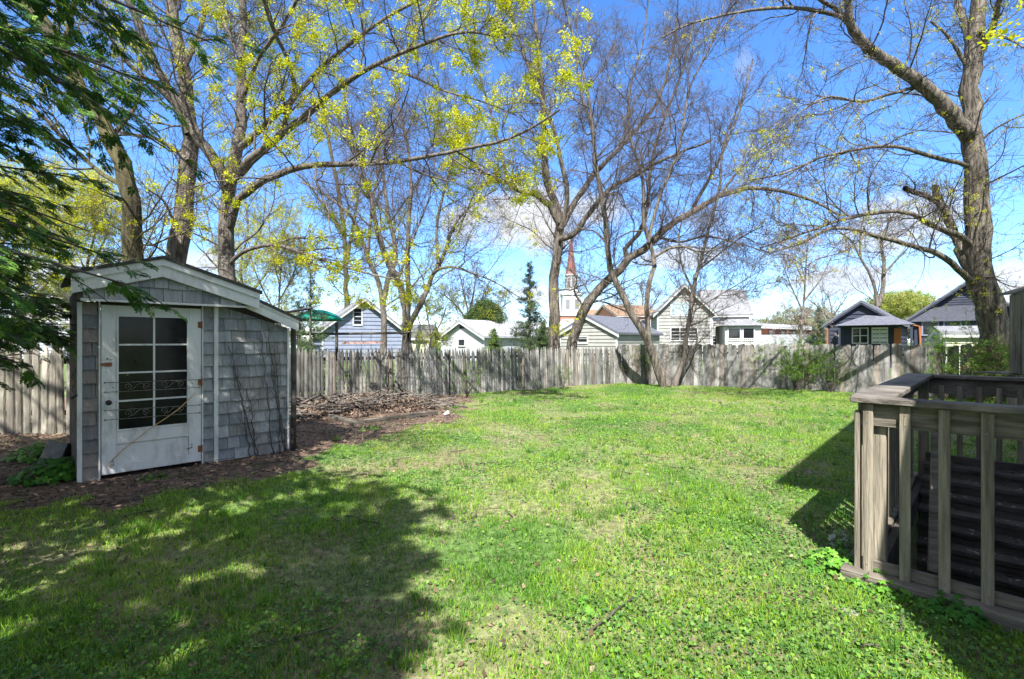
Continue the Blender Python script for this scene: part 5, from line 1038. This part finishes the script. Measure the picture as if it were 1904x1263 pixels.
def spruce(name, label, px, Y, ytop, rad, lay, cols, seed, dens=1.0, size=.09, zlo=.4):
    rg = np.random.default_rng(seed); b = P3(px, ytop, Y); h = float(b[2]); t = thing(name, label, 'evergreen tree', (float(b[0]), Y, 0))
    m_ = MB(); m_.tube([(0, 0, -.1), (0, 0, h*.5), (0, 0, h)], [rad*.06, rad*.035, .008], 8); m_.build('trunk', MT['bark'], t, smooth=True)
    n = lay; z0 = zlo+(h-zlo)*(np.arange(n)+rg.random(n)*.8)/n; ln = rad*(1-(z0-zlo)/(h-zlo))**.9*rg.uniform(.55, 1.1, n)+.08; a = rg.random(n)*6.28; K = 5; tt = np.linspace(0, 1, K)
    P = np.zeros((n, K, 3)); P[:, :, 0] = np.cos(a)[:, None]*ln[:, None]*tt; P[:, :, 1] = np.sin(a)[:, None]*ln[:, None]*tt; P[:, :, 2] = z0[:, None]+ln[:, None]*(-.25*tt+.28*tt**2)
    V, F = tubes(P, np.full((n, K), .006)*Y/20, 3); mesh_arr('boughs', V, F, MT['twig'], t)
    cnt = np.maximum(3, (ln*40*dens).astype(int)); idx = np.repeat(np.arange(n), cnt); m = len(idx); u = rg.random(m); i = np.minimum((u*(K-1)).astype(int), K-2); fr = (u*(K-1)-i)[:, None]
    p = P[idx, i]*(1-fr)+P[idx, i+1]*fr; p[:, :2] += rg.normal(size=(m, 2))*ln[idx][:, None]*.13; p[:, 2] += rg.normal(size=m)*.02
    V, F = scatter(CL_V, CL_F, rot_from(rg.normal(size=(m, 3))), p, np.stack([size*18*rg.uniform(.7, 1.2, m)]*2+[size*9*rg.uniform(.6, 1.1, m)], axis=1))
    pal = np.array(cols); ci = pal[rg.integers(0, len(pal), m)]*rg.uniform(.75, 1.2, (m, 1)); mesh_arr('foliage', V, F, MT['needle'], t, col=np.repeat(ci, len(CL_V), axis=0)); return t
SPR = [(.06, .11, .05), (.09, .14, .06), (.12, .17, .075)]
spruce('spruce_tree', 'slender pointed spruce left of the central trunk', 985, 21, 487, 1.35, 130, SPR, 1, dens=.55)
spruce('spruce_tree', 'thin young spruce in front of the green canopy', 577, 13.6, 500, .85, 90, SPR+[(.15, .22, .08)], 2, dens=.7, size=.06)
spruce('spruce_tree', 'small low spruce between the canopy and the shed roof', 556, 15.5, 560, .6, 60, SPR, 3, dens=.6, size=.06)
spruce('spruce_tree', 'short wide evergreen at the foot of the central trunk', 1010, 20, 600, 1.1, 90, SPR+[(.13, .2, .06)], 4, dens=1.3, size=.08, zlo=.1)
spruce('spruce_tree', 'small evergreen in front of the white garage roof', 918, 21, 612, .9, 90, [(.14, .22, .05), (.18, .26, .07)], 6, dens=1.0, size=.08, zlo=.1)
spruce('spruce_tree', 'pale far evergreen behind the navy house left of its roof', 1522, 55, 570, 1.8, 120, [(.12, .17, .10), (.17, .22, .13)], 7, dens=1, size=.14)
# dense round evergreen
def dense_bush(name, label, px, py, Y, rx, rz, cols, n, seed, size, cat='shrub'):
    rg = np.random.default_rng(seed); c = P3(px, py, Y); t = thing(name, label, cat, (float(c[0]), Y, 0))
    m_ = MB(); m_.tube([(0, 0, -.1), (0, 0, float(c[2]))], [.12, .05], 8); m_.build('trunk', MT['bark'], t)
    d = rg.normal(size=(n, 3)); d /= np.linalg.norm(d, axis=1, keepdims=True); lump = 1+.22*(fbm(d[:, 0]*3+d[:, 2], d[:, 1]*3+d[:, 2]*2, 1, seed)-.5)*2
    r = rg.random(n)**.35*lump; p = d*r[:, None]*np.array((rx, rx, rz)); p[:, 2] += c[2]; p = p[p[:, 2] > 0]; n = len(p)
    V, F = scatter(CL_V, CL_F, rot_from(rg.normal(size=(n, 3))), p, size*rg.uniform(.6, 1.3, n)); pal = np.array(cols); ci = pal[rg.integers(0, len(pal), n)]*rg.uniform(.75, 1.2, (n, 1))
    mesh_arr('foliage', V, F, MT['needle'], t, col=np.repeat(ci, len(CL_V), axis=0)); return t
dense_bush('round_evergreen', 'dense dark green rounded evergreen behind the white garage roof', 903, 612, 46, 2.1, 2.6, [(.05, .09, .025), (.07, .12, .03), (.10, .15, .035)], 5200, 1, 3.4, 'evergreen tree')
dense_bush('leafing_crown', 'soft yellow green crown behind the navy house roofs', 1672, 570, 70, 4.2, 2.4, [(.30, .34, .06), (.24, .30, .06), (.36, .36, .12)], 2200, 2, 5, 'tree')
for k, (px, py, Y, rx, rz, lab) in enumerate(((720, 630, 60, 6, 2.0, 'pale green distant shrubs right of the blue grey house'), (1440, 612, 90, 8, 2.2, 'distant grey green treetops beside the tall beige house'), (1500, 600, 110, 9, 4, 'distant hazy trees behind the long brick building'), (1735, 610, 60, 4, 1.5, 'green shrubs between the two navy houses'), (330, 620, 45, 7, 2.5, 'distant yellowish shrubs behind the shed'))):
    dense_bush('distant_shrub', lab, px, py, Y, rx, rz, [(.16, .20, .09), (.22, .24, .12), (.20, .17, .13)], 1500, 20+k, 6, 'shrub')

# ================================================================== shrubs along the board fence
def shrub(name, label, px, py, h, spread, n, leafn, cols, seed, lsz=.5, twig='twig', group=None, off=0):
    rg = np.random.default_rng(seed); x, y = G(px, py); y += off; t = thing(name, label, 'shrub', (x, y, 0), 0, group)
    K = 7; P = np.zeros((n, K, 3)); a = rg.random(n)*6.28; ln = h*rg.uniform(.6, 1.1, n); s = rg.uniform(.1, 1, n)*spread; tt = np.linspace(0, 1, K)
    P[:, :, 0] = (np.cos(a)*s)[:, None]*tt**1.2+rg.normal(size=(n, K))*.015; P[:, :, 1] = (np.sin(a)*s*.45)[:, None]*tt**1.2+rg.normal(size=(n, K))*.015; P[:, :, 2] = ln[:, None]*tt
    P[:, 0, :2] *= .3; R = .009*(1-.7*tt)[None]*rg.uniform(.6, 1.3, (n, 1))
    p2, r2 = children(P, R, .16, .4, (25, 60), 4, .15, .05, tmin=.2, lmax=.7, rmin=.0022); p3, r3 = children(p2, r2, .12, .5, (25, 60), 3, .15, .02, tmin=.2, lmax=.3, rmin=.0018)
    V, F = merge([tubes(P, R, 5), tubes(p2, r2, 3), tubes(p3, r3, 3)]); mesh_arr('stems', V, F, MT[twig], t, smooth=True)
    if leafn:
        tip = np.concatenate([p3[:, -1], p3[:, 1], p2[:, 2]]); k = rng.choice(len(tip), min(leafn, len(tip)), replace=False); tip = tip[k]; m = len(tip)
        V, F = scatter(CL_V, CL_F, rot_from(rg.normal(size=(m, 3))), tip, lsz*rg.uniform(.6, 1.3, m)); pal = np.array(cols); ci = pal[rg.integers(0, len(pal), m)]
        mesh_arr('foliage', V, F, MT['leaf'], t, col=np.repeat(ci, len(CL_V), axis=0))
    return t
SG = [(.16, .30, .04), (.22, .36, .05), (.12, .24, .04)]
shrub('fence_shrub', 'bare reddish stems fanned out where the two fences meet', 1165, 712, 1.5, .5, 16, 60, SG, 1, twig='twig_mauve')
shrub('fence_shrub', 'thin shrub stems tangled between the two fence trees', 1205, 714, 1.7, .6, 14, 260, SG, 2)
shrub('fence_shrub', 'wiry shrub with sparse new leaves on the board fence left of centre', 1425, 722, 1.5, .9, 22, 1100, SG, 3, lsz=.75)
shrub('fence_shrub', 'spreading leafy shrub in the middle of the board fence', 1480, 728, 1.5, 1.0, 24, 1500, SG, 4, lsz=.75)
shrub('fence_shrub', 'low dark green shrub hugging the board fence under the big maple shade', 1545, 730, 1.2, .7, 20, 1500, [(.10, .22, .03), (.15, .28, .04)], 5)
shrub('fence_shrub', 'thin twiggy sapling against the right part of the board fence', 1760, 745, 1.9, .7, 12, 900, SG, 6, lsz=.7)
shrub('fence_shrub', 'bright green leafy shrub wrapped around the base of the big maple', 1835, 745, 2.3, .8, 24, 2600, SG+[(.28, .42, .05)], 7, lsz=.62)
shrub('fence_shrub', 'tall weedy sapling behind the left stockade fence near the concrete block', 112, 800, 1.5, .6, 7, 260, SG, 8, off=-1.6)
shrub('fence_shrub', 'sparse weed stems at the foot of the fence behind the brush pile', 870, 737, .8, .5, 9, 90, SG, 9, off=-.3)
shrub('fence_shrub', 'small twiggy weeds at the foot of the stockade fence posts', 1045, 722, .6, .5, 9, 120, SG, 10, off=-.3)
dense_bush('ivy_mound', 'leafy ivy mound climbing the base of the big maple at the board fence', 1852, 690, 12.7, .62, .95, [(.14, .26, .04), (.20, .34, .05), (.28, .34, .10), (.22, .16, .10)], 900, 31, 1.1, 'ivy')

# ------------------------------------------------------------------ shared group phrases for things that come more than once
GROUPS = {'leafy_weed': 'leafy weed clumps in the yard', 'fence_shrub': 'shrubs and weeds growing along the fences', 'yellow_tree': 'young trees in pale yellow leaf beyond the fence',
          'far_bare_tree': 'bare trees far behind the houses', 'bare_tree': 'bare trees beyond the stockade fence', 'fence_tree': 'bare trees inside the board fence', 'spruce_tree': 'spruces beyond the fence',
          'cedar_tree': 'dark evergreens on the left', 'fallen_log': 'logs lying on the brush pile', 'stockade_fence': 'stockade fences around the yard', 'navy_house': 'navy houses at the right',
          'white_house': 'white houses at the left', 'distant_shrub': 'distant greenery between the houses', 'side_tree': 'trees standing beside the frame'}
for o in COL.objects:
    if o.parent is None and o.name.split('.')[0] in GROUPS and 'category' in o: o['group'] = GROUPS[o.name.split('.')[0]]
